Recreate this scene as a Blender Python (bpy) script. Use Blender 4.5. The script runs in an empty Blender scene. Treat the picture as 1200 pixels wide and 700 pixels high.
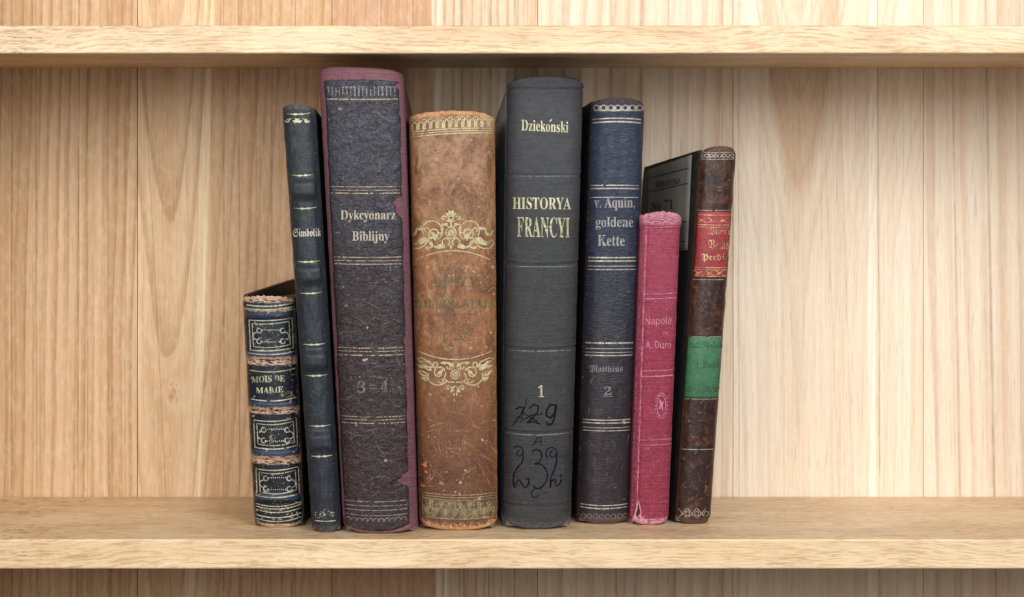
import bpy, bmesh, math, random
from mathutils import Vector, noise as mn
random.seed(7)
SC = bpy.context.scene
COL = SC.collection

# ------------------------------------------------------------------ camera
S = 0.00042            # metres per photo pixel at the front edge of the lower shelf
DC = 1.05              # camera distance from that edge
HX, HY = 540.0, 207.0  # principal point of the photograph
CZ = (632 - HY) * S    # camera height above the shelf
cam = bpy.data.cameras.new('camera'); cam.lens = 75.0; cam.sensor_width = 36.0
cam.shift_x = (600 - HX) / 1200; cam.shift_y = -(350 - HY) / 1200
cam.clip_start = 0.05; cam.clip_end = 50
camo = bpy.data.objects.new('camera', cam); camo.location = (0, -DC, CZ)
camo.rotation_euler = (math.radians(90), 0, 0)
COL.objects.link(camo); SC.camera = camo

# ------------------------------------------------------------------ light
W = bpy.data.worlds.new('World'); SC.world = W; W.use_nodes = True
W.node_tree.nodes['Background'].inputs[0].default_value = (0.95, 0.97, 1.0, 1)
W.node_tree.nodes['Background'].inputs[1].default_value = 0.09
def area(name, loc, target, sx, sy, power, col):
    l = bpy.data.lights.new(name, 'AREA'); l.shape = 'RECTANGLE'; l.size = sx; l.size_y = sy
    l.energy = power; l.color = col
    o = bpy.data.objects.new(name, l); o.location = loc
    o.rotation_euler = (Vector(target) - Vector(loc)).to_track_quat('-Z', 'Y').to_euler()
    COL.objects.link(o)
area('softbox_light', (0.60, -1.15, 0.76), (0.08, 0.1, 0.12), 0.75, 0.85, 20.5, (0.94, 0.975, 1.0))
area('spine_highlight_light', (-0.02, -1.25, 0.42), (0.0, 0.1, 0.12), 0.08, 0.95, 6.0, (1.0, 0.985, 0.96))  # narrow lamp added to draw a vertical highlight along the spines
area('warm_fill_light', (-0.75, -1.30, 0.62), (-0.14, 0.1, 0.12), 1.0, 0.7, 13, (1.0, 0.97, 0.93))
SC.view_settings.view_transform = 'Standard'; SC.view_settings.look = 'None'
SC.view_settings.exposure = -0.08; SC.view_settings.gamma = 1.0
SC.cycles.max_bounces = 6; SC.cycles.transparent_max_bounces = 12
SC.cycles.use_denoising = True

# ------------------------------------------------------------------ node helper
def lin(c):
    return tuple(((v / 255) / 12.92 if v / 255 <= 0.04045 else ((v / 255 + 0.055) / 1.055) ** 2.4) for v in c[:3]) + (1,)

class NT:
    def __init__(s, name):
        s.mat = bpy.data.materials.new(name); s.mat.use_nodes = True
        s.t = s.mat.node_tree; s.t.nodes.clear()
        s.out = s.t.nodes.new('ShaderNodeOutputMaterial')
    def put(s, sock, v):
        if isinstance(v, bpy.types.NodeSocket): s.t.links.new(v, sock)
        elif v is not None: sock.default_value = v
    def m(s, op, a, b=None, c=None, clamp=False):
        n = s.t.nodes.new('ShaderNodeMath'); n.operation = op; n.use_clamp = clamp
        for i, v in enumerate((a, b, c)):
            if v is not None: s.put(n.inputs[i], v)
        return n.outputs[0]
    def add(s, a, b): return s.m('ADD', a, b)
    def sub(s, a, b): return s.m('SUBTRACT', a, b)
    def mul(s, a, b): return s.m('MULTIPLY', a, b)
    def mx(s, a, b): return s.m('MAXIMUM', a, b)
    def mn(s, a, b): return s.m('MINIMUM', a, b)
    def sat(s, a): return s.m('ADD', a, 0.0, clamp=True)
    def vec(s, x=0.0, y=0.0, z=0.0):
        n = s.t.nodes.new('ShaderNodeCombineXYZ')
        for i, v in enumerate((x, y, z)): s.put(n.inputs[i], v)
        return n.outputs[0]
    def xyz(s, v):
        n = s.t.nodes.new('ShaderNodeSeparateXYZ'); s.put(n.inputs[0], v); return n.outputs
    def scale(s, v, k):
        n = s.t.nodes.new('ShaderNodeVectorMath'); n.operation = 'MULTIPLY'; s.put(n.inputs[0], v); n.inputs[1].default_value = k
        return n.outputs[0]
    def vadd(s, a, b):
        n = s.t.nodes.new('ShaderNodeVectorMath'); n.operation = 'ADD'; s.put(n.inputs[0], a); s.put(n.inputs[1], b)
        return n.outputs[0]
    def obj(s):
        return s.t.nodes.new('ShaderNodeTexCoord').outputs['Object']
    def uv(s, name):
        n = s.t.nodes.new('ShaderNodeUVMap'); n.uv_map = name; return n.outputs[0]
    def noise(s, v, sc=1.0, det=2.0, rough=0.5, dist=0.0, col=False):
        n = s.t.nodes.new('ShaderNodeTexNoise'); s.put(n.inputs['Vector'], v)
        n.inputs['Scale'].default_value = sc; n.inputs['Detail'].default_value = det
        n.inputs['Roughness'].default_value = rough; n.inputs['Distortion'].default_value = dist
        return n.outputs['Color' if col else 'Fac']
    def voro(s, v, sc, feat='DISTANCE_TO_EDGE'):
        n = s.t.nodes.new('ShaderNodeTexVoronoi'); n.feature = feat; s.put(n.inputs['Vector'], v)
        n.inputs['Scale'].default_value = sc
        return n.outputs['Distance']
    def step(s, v, a, b, lo=0.0, hi=1.0):
        n = s.t.nodes.new('ShaderNodeMapRange'); n.interpolation_type = 'SMOOTHSTEP'
        s.put(n.inputs[0], v)
        if a < b: vals = (a, b, lo, hi)
        else: vals = (b, a, hi, lo)
        for i, k in enumerate(vals): n.inputs[i + 1].default_value = k
        return n.outputs[0]
    def mix(s, f, a, b, mode='MIX'):
        n = s.t.nodes.new('ShaderNodeMix'); n.data_type = 'RGBA'; n.blend_type = mode; n.clamp_factor = True
        s.put(n.inputs[0], f)
        for i, v in ((6, a), (7, b)): s.put(n.inputs[i], v)
        return n.outputs[2]
    def bump(s, h, strength=0.5, dist=0.001, nrm=None):
        n = s.t.nodes.new('ShaderNodeBump'); n.inputs['Strength'].default_value = strength
        n.inputs['Distance'].default_value = dist; s.put(n.inputs['Height'], h)
        if nrm is not None: s.put(n.inputs['Normal'], nrm)
        return n.outputs[0]
    def bsdf(s, col, rough=0.6, nrm=None, metal=0.0, spec=0.5):
        n = s.t.nodes.new('ShaderNodeBsdfPrincipled')
        s.put(n.inputs['Base Color'], col); s.put(n.inputs['Roughness'], rough); s.put(n.inputs['Metallic'], metal)
        n.inputs['Specular IOR Level'].default_value = spec
        if nrm is not None: s.put(n.inputs['Normal'], nrm)
        return n.outputs[0]
    def done(s, sh, alpha=None):
        if alpha is not None:
            t = s.t.nodes.new('ShaderNodeBsdfTransparent'); m = s.t.nodes.new('ShaderNodeMixShader')
            s.put(m.inputs[0], alpha); s.put(m.inputs[1], t.outputs[0]); s.put(m.inputs[2], sh); sh = m.outputs[0]
        s.put(s.out.inputs[0], sh)
        return s.mat

# ------------------------------------------------------------------ object helpers
def mesh_obj(name, verts, faces, mat, parent=None, uvs=None, smooth=True):
    me = bpy.data.meshes.new(name)
    off = parent.location if parent else Vector((0, 0, 0))
    me.from_pydata([Vector(v) - off for v in verts], [], faces)
    if uvs:
        for un, arr in uvs.items():
            lay = me.uv_layers.new(name=un)
            vi = [0] * len(me.loops); me.loops.foreach_get('vertex_index', vi)
            flat = []
            for i in vi: flat.extend(arr[i])
            lay.data.foreach_set('uv', flat)
    if smooth: me.polygons.foreach_set('use_smooth', [True] * len(me.polygons))
    me.materials.append(mat)
    o = bpy.data.objects.new(name, me); COL.objects.link(o)
    if parent: o.parent = parent
    return o
def empty(name, loc, label, cat, group=None):
    o = bpy.data.objects.new(name, None); o.empty_display_size = 0.02; o.location = loc
    COL.objects.link(o); o['label'] = label; o['category'] = cat
    if group: o['group'] = group
    return o
def bevel_box(name, x0, x1, y0, y1, z0, z1, mat, parent, r=0.0008, seg=2):
    bm = bmesh.new()
    bmesh.ops.create_cube(bm, size=1.0)
    for v in bm.verts:
        v.co = Vector((x0 if v.co.x < 0 else x1, y0 if v.co.y < 0 else y1, z0 if v.co.z < 0 else z1))
    bmesh.ops.bevel(bm, geom=list(bm.edges), offset=r, segments=seg, affect='EDGES', profile=0.6)
    me = bpy.data.meshes.new(name); bm.to_mesh(me); bm.free()
    off = parent.location if parent else Vector((0, 0, 0))
    me.transform(__import__('mathutils').Matrix.Translation(-off))
    me.polygons.foreach_set('use_smooth', [True] * len(me.polygons))
    me.materials.append(mat)
    o = bpy.data.objects.new(name, me); COL.objects.link(o); o.parent = parent
    m = o.modifiers.new('wn', 'WEIGHTED_NORMAL'); m.keep_sharp = False
    return o

# ------------------------------------------------------------------ wood
YW = 0.140                                   # back wall behind the shelf front
KW = S * (DC + YW) / DC
def wx(X): return (X - HX) * KW              # photo x on the wall -> world x
def wz(Y): return CZ - (Y - HY) * KW

def plank_mat(i, c0, c1, c2, x0px, d, k, freq, stripes=(), lines=(), knot=None, seed=0.0, ringamt=0.5, zones=(), arch=None):
    """c0 light, c1 mid, c2 dark latewood; ring phase = (sqrt((x-x0)^2+d^2)-k z)*freq"""
    n = NT('plank_wood_%d' % i)
    P = n.obj(); X, Y, Z = n.xyz(P)
    Ps = n.vadd(P, (seed, seed * 0.37, seed * 0.71))
    warp = n.noise(n.scale(Ps, (14, 14, 3.2)), 1.0, 2.0, 0.5)
    warp2 = n.noise(n.scale(Ps, (90, 30, 9)), 1.0, 2.0, 0.5)
    wob = n.add(n.mul(n.sub(warp, 0.5), 0.016), n.mul(n.sub(warp2, 0.5), 0.0016))
    xs = n.add(X, wob)
    dx = n.sub(xs, wx(x0px))
    r = n.m('SQRT', n.add(n.mul(dx, dx), d * d))
    if arch:
        s_ = 0.020; zs = n.mul(n.sub(Z, wz(arch[1] + 60)), 1 / s_)
        zt_ = n.mul(n.m('LOGARITHM', n.add(1.0, n.m('EXPONENT', n.mn(zs, 20.0))), math.e), s_ * 0.20)
        ph = n.sub(r, n.add(zt_, n.mul(Z, 0.010)))
    else:
        ph = n.sub(r, n.mul(Z, k))
    if knot:
        kx, kz = wx(knot[0]), wz(knot[1])
        ax = n.mul(n.sub(X, kx), 1 / 0.007); az = n.mul(n.sub(Z, kz), 1 / 0.013)
        kd = n.add(n.mul(ax, ax), n.mul(az, az))
        kb = n.m('EXPONENT', n.mul(kd, -1.0))
        ph = n.add(ph, n.mul(kb, 0.006))
    ph = n.mul(ph, freq)
    fr = n.m('FRACT', ph)
    ring = n.mul(n.m('POWER', n.step(fr, 0.0, 0.9), 2.6), n.step(fr, 1.0, 0.93))
    var = n.noise(n.vec(n.mul(ph, 1.3), n.mul(Z, 1.5), seed), 1.0, 2.0, 0.6)
    ring = n.mul(ring, n.step(var, 0.28, 0.60))
    band = n.noise(n.vec(n.mul(xs, 75), seed, n.mul(Z, 1.2)), 1.0, 3.0, 0.6)
    fib = n.noise(n.scale(Ps, (1100, 400, 16)), 1.0, 3.0, 0.65)
    fib2 = n.noise(n.scale(Ps, (420, 200, 5)), 1.0, 2.0, 0.6)
    pore = n.step(n.noise(n.scale(Ps, (1700, 900, 55)), 1.0, 1.0, 0.5), 0.60, 0.72)
    fleck = n.step(n.noise(n.scale(Ps, (500, 500, 170)), 1.0, 2.0, 0.6), 0.40, 0.75)
    col = n.mix(n.step(band, 0.25, 0.75), lin(c0), lin(c1))
    if arch:
        ax = n.mul(n.sub(xs, wx(arch[0])), 1 / arch[2]); az = n.mul(n.sub(Z, wz(arch[1])), 1 / arch[3])
        g = n.sub(az, n.mul(ax, ax))
        col = n.mix(n.mul(n.mul(n.step(g, -0.15, 0.25), n.step(g, 1.5, 0.4)), arch[5]), col, lin(arch[4]))
    for (xa, xb, c, amt) in zones:
        a, b = wx(xa), wx(xb)
        mk = n.mul(n.step(xs, a, a + 0.004), n.step(xs, b + 0.004, b))
        col = n.mix(n.mul(mk, amt), col, lin(c))
    for (xc, w, c, amt, slope) in stripes:
        cx = n.add(n.sub(X, n.mul(wob, 0.25)), n.mul(Z, slope))
        dd = n.m('ABSOLUTE', n.sub(cx, wx(xc)))
        col = n.mix(n.mul(n.step(dd, w * KW * 0.6, w * KW * 0.35), amt), col, lin(c))
    ra = ringamt
    if arch: ra = n.add(0.25, n.mul(n.mul(n.step(g, -0.9, 0.2), n.step(g, 2.4, 0.6)), 0.65))
    col = n.mix(n.mul(ring, ra), col, lin(c2))
    col = n.mix(n.step(fib2, 0.42, 0.78, 0.0, 0.26), col, lin(c2))
    for (xc, w, amt, slope) in lines:
        cx = n.add(n.add(X, n.mul(wob, 0.10)), n.mul(Z, slope))
        dd = n.m('ABSOLUTE', n.sub(cx, wx(xc)))
        brk = n.step(n.noise(n.vec(xc, 0.0, n.mul(Z, 24)), 1.0, 2.0), 0.3, 0.6, 0.45, 1.0)
        col = n.mix(n.mul(n.mul(n.step(dd, w * KW, 0.0), amt), brk), col, lin([v * 0.62 for v in c2]))
    col = n.mix(n.step(fib, 0.35, 0.72, 0.0, 0.17), col, lin([v * 0.80 for v in c2]))
    col = n.mix(n.mul(pore, 0.22), col, lin([v * 0.62 for v in c2]))
    col = n.mix(n.mul(fleck, 0.15), col, lin((250, 236, 212)))
    if knot:
        kk = n.mul(n.step(kd, 0.35, 0.0), n.step(n.noise(n.scale(P, (900, 200, 260)), 1.0, 2.0), 0.42, 0.6))
        col = n.mix(n.mul(kk, 0.6), col, lin((156, 96, 60)))
    h = n.add(n.mul(fib, 0.7), n.mul(pore, -0.9))
    return n.done(n.bsdf(col, n.step(band, 0.2, 0.8, 0.42, 0.55), n.bump(h, 0.12, 0.0003), spec=0.3))

def shelf_mat(name, seed, c0, c1, c2, dark, pit=-0.215):
    n = NT(name)
    P = n.obj(); Ps = n.vadd(P, (seed, seed * 0.3, seed * 0.5)); X, Y, Z = n.xyz(P)
    w1 = n.noise(n.scale(Ps, (5, 12, 12)), 1.0, 2.0, 0.5)
    w2 = n.noise(n.scale(Ps, (26, 60, 60)), 1.0, 2.0, 0.5)
    w = n.add(n.mul(n.sub(w1, 0.5), 0.040), n.mul(n.sub(w2, 0.5), 0.005))
    q = n.add(n.add(n.mul(Z, 0.9), n.mul(Y, 0.33)), w)
    ph = n.mul(q, 560.0)
    fr = n.m('FRACT', ph)
    ring = n.mul(n.step(fr, 0.0, 0.7), n.step(fr, 1.0, 0.75))
    gate = n.step(n.noise(n.vec(n.mul(ph, 0.7), n.mul(X, 6), 0.0), 1.0, 2.0), 0.38, 0.68)
    dash = n.noise(n.vec(n.mul(X, 105), n.mul(Y, 420), n.mul(n.add(Z, n.mul(w, 0.8)), 1500)), 1.0, 3.0, 0.62)
    dm = n.step(dash, 0.50, 0.60)
    fine = n.noise(n.vec(n.mul(X, 40), n.mul(Y, 700), n.mul(Z, 2200)), 1.0, 2.0, 0.6)
    broad = n.noise(n.scale(Ps, (4.5, 60, 70)), 1.0, 3.0, 0.6)
    blot = n.noise(n.scale(Ps, (17, 30, 34)), 1.0, 2.0, 0.6)
    col = n.mix(n.step(broad, 0.3, 0.7), lin(c0), lin(c1))
    col = n.mix(n.step(blot, 0.38, 0.78, 0.0, 0.40), col, lin(c2))
    col = n.mix(n.mul(n.mul(ring, gate), 0.30), col, lin(c2))
    col = n.mix(n.mul(n.mul(dm, n.step(blot, 0.25, 0.6, 0.35, 1.0)), 0.66), col, lin([v * 0.95 for v in c2]))
    col = n.mix(n.step(fine, 0.45, 0.75, 0.0, 0.30), col, lin([v * 0.85 for v in c2]))
    # black pores where the board was cut through the vessels, towards its left end
    reg = n.mul(n.step(n.add(X, n.mul(n.sub(w1, 0.5), 0.2)), -0.150, -0.225), n.step(n.noise(n.scale(Ps, (30, 120, 260)), 1.0, 1.0), 0.42, 0.60))
    pd = n.step(n.noise(n.vec(n.mul(X, 230), n.mul(Y, 300), n.mul(Z, 1500)), 1.0, 1.0), 0.57, 0.64)
    col = n.mix(n.mul(n.mul(pd, reg), dark), col, lin((70, 60, 55)))
    h = n.add(n.mul(dash, 0.6), n.mul(fine, 0.5))
    return n.done(n.bsdf(col, 0.40, n.bump(h, 0.14, 0.0004), spec=0.42))

CASE = empty('bookcase', (0, 0.07, -0.015), 'pale wooden bookcase with two thin shelves and a back of vertical planks', 'bookcase')
# seams of the back planks (photo x) and the wood of each plank
seams = [-74, 161, 389, 630, 859, 1082, 1312]
PL = [
 plank_mat(0, (214, 180, 140), (200, 162, 120), (156, 112, 72), -420, 0.02, 0.012, 185, seed=1.3, ringamt=0.6,
           stripes=((60, 26, (226, 190, 152), 0.45, 0.0), (118, 12, (224, 190, 154), 0.4, 0.01)),
           lines=((14, 1.6, 0.5, 0.0), (44, 1.5, 0.5, 0.004), (91, 1.8, 0.6, -0.003), (103, 1.4, 0.5, 0.0), (128, 1.5, 0.45, 0.004), (147, 1.4, 0.4, 0))),
 plank_mat(1, (224, 194, 156), (212, 177, 136), (170, 124, 84), 196, 0.016, 0.065, 190, seed=4.1, ringamt=0.62, knot=(203, 430),
           zones=((241, 400, (200, 160, 118), 0.65),),
           stripes=((228.5, 11, (240, 217, 176), 0.95, -0.028),),
           lines=((196, 1.2, 0.4, 0.05), (262, 1.4, 0.5, 0), (281, 1.5, 0.55, 0.003), (300, 1.3, 0.5, 0), (317, 1.6, 0.5, -0.003), (346, 1.4, 0.5, 0))),
 plank_mat(2, (220, 200, 172), (214, 186, 154), (176, 136, 104), 300, 0.02, 0.025, 200, seed=7.7, ringamt=0.6,
           zones=((360, 512, (196, 150, 112), 0.85),),
           stripes=((519, 14, (243, 228, 204), 0.9, 0.01),),
           lines=((416, 1.6, 0.5, 0), (447, 1.6, 0.5, 0), (484, 1.6, 0.5, 0), (543, 2.2, 0.6, 0.004), (573, 2, 0.6, -0.004), (603, 1.8, 0.6, 0))),
 plank_mat(3, (232, 217, 196), (222, 201, 174), (196, 156, 124), 500, 0.02, 0.03, 120, seed=9.4, ringamt=0.6,
           lines=((660, 2.4, 0.35, 0), (722, 3.2, 0.45, 0.010), (746, 3.0, 0.45, -0.01), (790, 2.4, 0.35, 0.01), (846, 2, 0.3, 0))),
 plank_mat(4, (234, 219, 198), (226, 206, 180), (206, 172, 140), 940, 0.005, 0.075, 210, seed=12.2, ringamt=0.62,
           arch=(940, 205, 0.017, 0.064, (198, 158, 120), 0.58),
           stripes=((1022, 10, (244, 234, 214), 0.8, 0.0), (1060, 14, (243, 231, 210), 0.5, 0.0), (882, 12, (243, 229, 208), 0.5, 0.0)),
           lines=((866, 1.2, 0.5, 0), (1000, 2.2, 0.22, 0.03), (1031, 1.6, 0.55, 0.004), (985, 1.8, 0.2, 0.04))),
 plank_mat(5, (232, 219, 200), (224, 206, 182), (206, 174, 144), 1420, 0.02, 0.020, 95, seed=15.9, ringamt=0.55,
           lines=((1098, 3.0, 0.22, 0.01), (1125, 2.6, 0.42, 0.016), (1166, 2.8, 0.55, 0.018))),
]
for i in range(6):
    a, b = wx(seams[i]), wx(seams[i + 1])
    bevel_box('plank', a + (0.00009 if i != 1 else 0.00015), b - (0.00009 if i != 0 else 0.00015), YW, YW + 0.009, -0.36, 0.55, PL[i], CASE, r=0.0003, seg=2)
dk = NT('panel_groove_wood'); dkn = dk.noise(dk.scale(dk.obj(), (200, 50, 8)), 1, 2)
DARKW = dk.done(dk.bsdf(dk.mix(dkn, lin((60, 38, 24)), lin((88, 58, 38))), 0.8))
bevel_box('backing_board', wx(-74), wx(1312), YW + 0.0095, YW + 0.014, -0.36, 0.55, DARKW, CASE)
SH_LO = shelf_mat('lower_shelf_oak', 2.3, (234, 208, 170), (224, 193, 152), (186, 144, 98), 0.5)
SH_UP = shelf_mat('upper_shelf_oak', 8.1, (236, 210, 174), (226, 195, 156), (184, 144, 102), 0.6)
xL, xR = wx(-74) + 0.012, wx(1312) - 0.012
Z63 = CZ + (HY - 63) * S; Z30 = CZ + (HY - 30) * S
bevel_box('shelf', xL, xR, 0.0, YW - 0.0003, -35 * S, 0.0, SH_LO, CASE, r=0.0011, seg=3)
bevel_box('shelf', xL, xR, 0.0, YW - 0.0003, Z63, Z30, SH_UP, CASE, r=0.0011, seg=3)
SIDE = shelf_mat('side_panel_oak', 5.0, (222, 196, 156), (214, 182, 138), (186, 146, 100), 0.0)
bevel_box('side_panel', xL - 0.015, xL - 0.0003, -0.004, YW - 0.0004, -0.36, 0.55, SIDE, CASE, r=0.0011, seg=3)
bevel_box('side_panel', xR + 0.0003, xR + 0.015, -0.004, YW - 0.0004, -0.36, 0.55, SIDE, CASE, r=0.0011, seg=3)

# ------------------------------------------------------------------ book materials
DK = 0.72
def leather(name, top, mid, bot, worn, edge=0.6, ends=0.6, crack=0.0, crackcol=(150, 140, 135), scuff=0.3, scuffcol=(190, 150, 120),
            mott=None, ripple=0.0, rough=0.5, grain=0.5, crack_sc=0.35, seed=0.0, cloth=0.0, soft=None, cut=(0.28, 0.72), sheen_tints=(), chip=0.0, blot=0.5, spec=0.26, worn_bands=()):
    k_ = lambda c: tuple(v * DK for v in c)
    top, mid, bot = k_(top), k_(mid), k_(bot)
    if mott: mott = (k_(mott[0]), k_(mott[1]))
    n = NT(name)
    U = n.uv('mm'); Q = n.uv('qv'); u, v, _ = n.xyz(U); q, t, _ = n.xyz(Q)
    Us = n.vadd(U, (seed * 13.7, seed * 7.1, seed * 3.3))
    low = n.noise(n.scale(Us, (0.11, 0.06, 1)), 1, 3, 0.6)
    mid_n = n.noise(Us, 0.35, 4, 0.62, 0.6)
    fine = n.noise(Us, 2.2, 3, 0.6)
    tt = n.add(t, n.mul(n.sub(low, 0.5), 0.35))
    col = n.mix(n.step(tt, cut[0] - 0.2, cut[0] + 0.2), lin(bot), lin(mid))
    col = n.mix(n.step(tt, cut[1] - 0.2, cut[1] + 0.2), col, lin(top))
    if mott:
        col = n.mix(n.step(n.noise(n.vadd(Us, (4, 19, 0)), 0.16, 6, 0.68, 0.5), 0.40, 0.62, 0.0, 0.9), col, lin(mott[0]))
        mm = n.noise(n.vadd(Us, (40, 9, 0)), 0.20, 6, 0.72, 0.4)
        col = n.mix(n.step(mm, 0.50, 0.68, 0.0, 0.8), col, lin(mott[1]))
    if soft:
        s_a = n.noise(n.vadd(n.scale(Us, (0.9, 0.5, 1)), (14, 3, 0)), 0.11, 6, 0.66, 0.5)
        col = n.mix(n.mul(n.step(s_a, 0.42, 0.60, 0.0, 0.8), n.step(tt, 0.15, 0.55, 0.15, 1.0)), col, lin(k_(soft[0])))
        s_b = n.noise(n.vadd(n.scale(Us, (1.5, 0.42, 1)), (74, 31, 0)), 0.16, 7, 0.74, 0.8)
        col = n.mix(n.mul(n.step(s_b, 0.48, 0.66), n.step(tt, 0.2, 0.7, 0.12, 0.8)), col, lin(k_(soft[1])))
    col = n.mix(n.step(mid_n, 0.44, 0.64, 0.0, blot), col, lin([c * 0.66 for c in mid]))
    col = n.mix(n.step(fine, 0.46, 0.68, 0.0, 0.34), col, n.mix(0.42, col, lin([min(255, c * 1.6 + 24) for c in mid])))
    fine3 = n.noise(Us, 5.0, 2, 0.6)
    col = n.mix(n.step(fine3, 0.50, 0.66, 0.0, 0.35), col, n.mix(0.5, col, lin([c * 0.5 for c in mid])))
    # fine surface grime
    sp = n.step(n.noise(Us, 1.1, 3, 0.7), 0.60, 0.74)
    col = n.mix(n.mul(sp, 0.25 * scuff + 0.08), col, lin([c * 0.55 for c in mid]))
    h = n.mul(n.voro(Us, 1.6, 'F1'), 0.25 * grain)
    h = n.add(h, n.mul(fine, 0.35 * grain)); h = n.add(h, n.mul(mid_n, 0.5 * grain))
    if ripple:
        rr = n.noise(n.vec(n.mul(u, 0.22), n.add(n.mul(v, 1.8), n.mul(n.noise(Us, 0.12, 2), 5.0)), seed), 1, 2, 0.5)
        rip = n.mul(n.step(rr, 0.44, 0.66), n.step(tt, 0.25, 0.75, 0.12, 1.0))
        col = n.mix(n.mul(rip, 0.26 * ripple), col, lin([min(255, c * 1.5 + 14) for c in top]))
        h = n.add(h, n.mul(rip, 0.55 * ripple))
    if cloth:
        wu = n.noise(n.vec(n.mul(u, 0.5), n.mul(v, 3.6), seed), 1, 2, 0.6)
        wv = n.noise(n.vec(n.mul(u, 3.6), n.mul(v, 0.5), seed + 5), 1, 2, 0.6)
        ww = n.add(wu, n.mul(wv, 0.8))
        col = n.mix(n.step(ww, 0.78, 1.12, 0.0, 0.55 * cloth), col, lin([min(255, c * 1.32 + 12) for c in mid]))
        col = n.mix(n.step(ww, 0.88, 0.60, 0.0, 0.45 * cloth), col, lin([c * 0.62 for c in mid]))
        st = n.noise(n.vec(n.mul(u, 0.05), n.mul(v, 1.5), seed + 8), 1, 3, 0.65)
        col = n.mix(n.step(st, 0.45, 0.66, 0.0, 0.45 * cloth), col, lin([min(255, c * 1.3 + 8) for c in mid]))
        col = n.mix(n.step(st, 0.50, 0.34, 0.0, 0.45 * cloth), col, lin([c * 0.68 for c in mid]))
        h = n.add(h, n.mul(ww, 1.0 * cloth)); h = n.add(h, n.mul(st, 0.7 * cloth))
    if crack:
        wob = n.scale(n.vadd(n.noise(Us, 0.5, 3, 0.6, col=True), (-0.5, -0.5, -0.5)), (2.8, 2.8, 0))
        uv2 = n.vadd(Us, wob)
        r1 = n.m('ABSOLUTE', n.sub(n.noise(n.scale(uv2, (crack_sc * 0.8, crack_sc * 1.3, 1)), 1, 3, 0.62, 0.4), 0.5))
        r2 = n.m('ABSOLUTE', n.sub(n.noise(n.vadd(n.scale(uv2, (crack_sc * 2.2, crack_sc * 3.2, 1)), (31, 17, 0)), 1, 3, 0.6, 0.3), 0.5))
        cd3 = n.voro(n.vadd(n.scale(uv2, (1, 1.1, 1)), (3, 1, 0)), 0.9)
        cl = n.mx(n.step(r1, 0.013, 0.0), n.mul(n.step(r2, 0.014, 0.0), n.step(low, 0.42, 0.55)))
        cl = n.mx(cl, n.mul(n.mul(n.step(cd3, 0.07, 0.0), n.step(mid_n, 0.50, 0.62)), 0.7))
        cd = n.mul(r1, 4.0)
        gate = n.step(n.noise(n.vadd(Us, (5, 77, 0)), 0.22, 3, 0.6), 0.38, 0.58)
        cl = n.mul(cl, gate)
        col = n.mix(n.mul(cl, crack), col, lin(crackcol))
        h = n.sub(h, n.mul(cl, 1.2)); h = n.add(h, n.mul(n.step(cd, 0.0, 0.6), 1.3 * crack))
    if scuff:
        s1 = n.noise(n.vadd(n.scale(Us, (1.0, 0.35, 1)), (3, 5, 0)), 0.9, 4, 0.75, 1.5)
        s2 = n.noise(n.vadd(Us, (90, 15, 0)), 0.10, 2, 0.5)
        sm = n.mul(n.step(s1, 0.58, 0.66), n.step(s2, 0.40, 0.62))
        ang = n.vec(n.add(n.mul(u, 0.16), n.mul(v, 0.10)), n.sub(n.mul(v, 1.7), n.mul(u, 2.2)), seed + 2)
        s3 = n.mul(n.step(n.noise(ang, 1, 2, 0.5), 0.695, 0.735), n.step(n.noise(Us, 0.3, 2), 0.42, 0.6))
        ang2 = n.vec(n.sub(n.mul(u, 0.16), n.mul(v, 0.10)), n.add(n.mul(v, 1.2), n.mul(u, 2.4)), seed + 9)
        s4 = n.mul(n.step(n.noise(ang2, 1, 2, 0.5), 0.705, 0.74), n.step(n.noise(Us, 0.25, 2), 0.5, 0.66))
        sc_ = n.sat(n.add(sm, n.mx(s3, s4)))
        col = n.mix(n.mul(sc_, scuff), col, lin(scuffcol))
    for (vc, hw, tc, amt) in sheen_tints:
        dv = n.m('ABSOLUTE', n.sub(v, vc)); col = n.mix(n.mul(n.step(dv, hw, hw * 0.4), amt), col, lin(tc))
    # worn joints and ends
    aq = n.m('ABSOLUTE', q)
    en = n.noise(n.vadd(Us, (0, 0, 4)), 0.9, 4, 0.7)
    e = n.add(aq, n.mul(n.sub(en, 0.5), 0.42))
    em = n.mul(n.step(e, 0.90, 1.03), edge)
    hh = n.m('ABSOLUTE', n.sub(n.mul(t, 2.0), 1.0))
    e2 = n.add(hh, n.mul(n.sub(en, 0.5), 0.10))
    em2 = n.mul(n.step(e2, 0.962, 0.992), ends)
    wm = n.mx(em, em2)
    for (vc, hw, amt) in worn_bands:      # places rubbed through on the raised bands
        dv = n.m('ABSOLUTE', n.sub(v, n.sub(vc, n.mul(n.mul(q, q), -0.6))))
        bm_ = n.mul(n.step(dv, hw, hw * 0.55), n.step(n.noise(n.vadd(n.scale(Us, (0.5, 1.6, 1)), (vc, 0, 0)), 1, 3, 0.65), 0.40, 0.50))
        wm = n.mx(wm, n.mul(bm_, amt))
    if chip:
        ch = n.step(n.noise(n.vadd(Us, (55, 3, 0)), 0.5, 3, 0.6, 0.4), 0.66, 0.70)
        wm = n.mx(wm, n.mul(ch, chip))
    wc = n.mix(n.step(fine, 0.3, 0.75), lin(worn), lin([c * 0.72 for c in worn]))
    col = n.mix(wm, col, wc)
    h = n.sub(h, n.mul(wm, 0.7))
    rg = n.add(n.mul(mid_n, 0.25), rough - 0.19)
    rg = n.add(rg, n.mul(wm, 0.25))
    return n.done(n.bsdf(col, rg, n.bump(h, 0.70, 0.00055), spec=spec))

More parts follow.
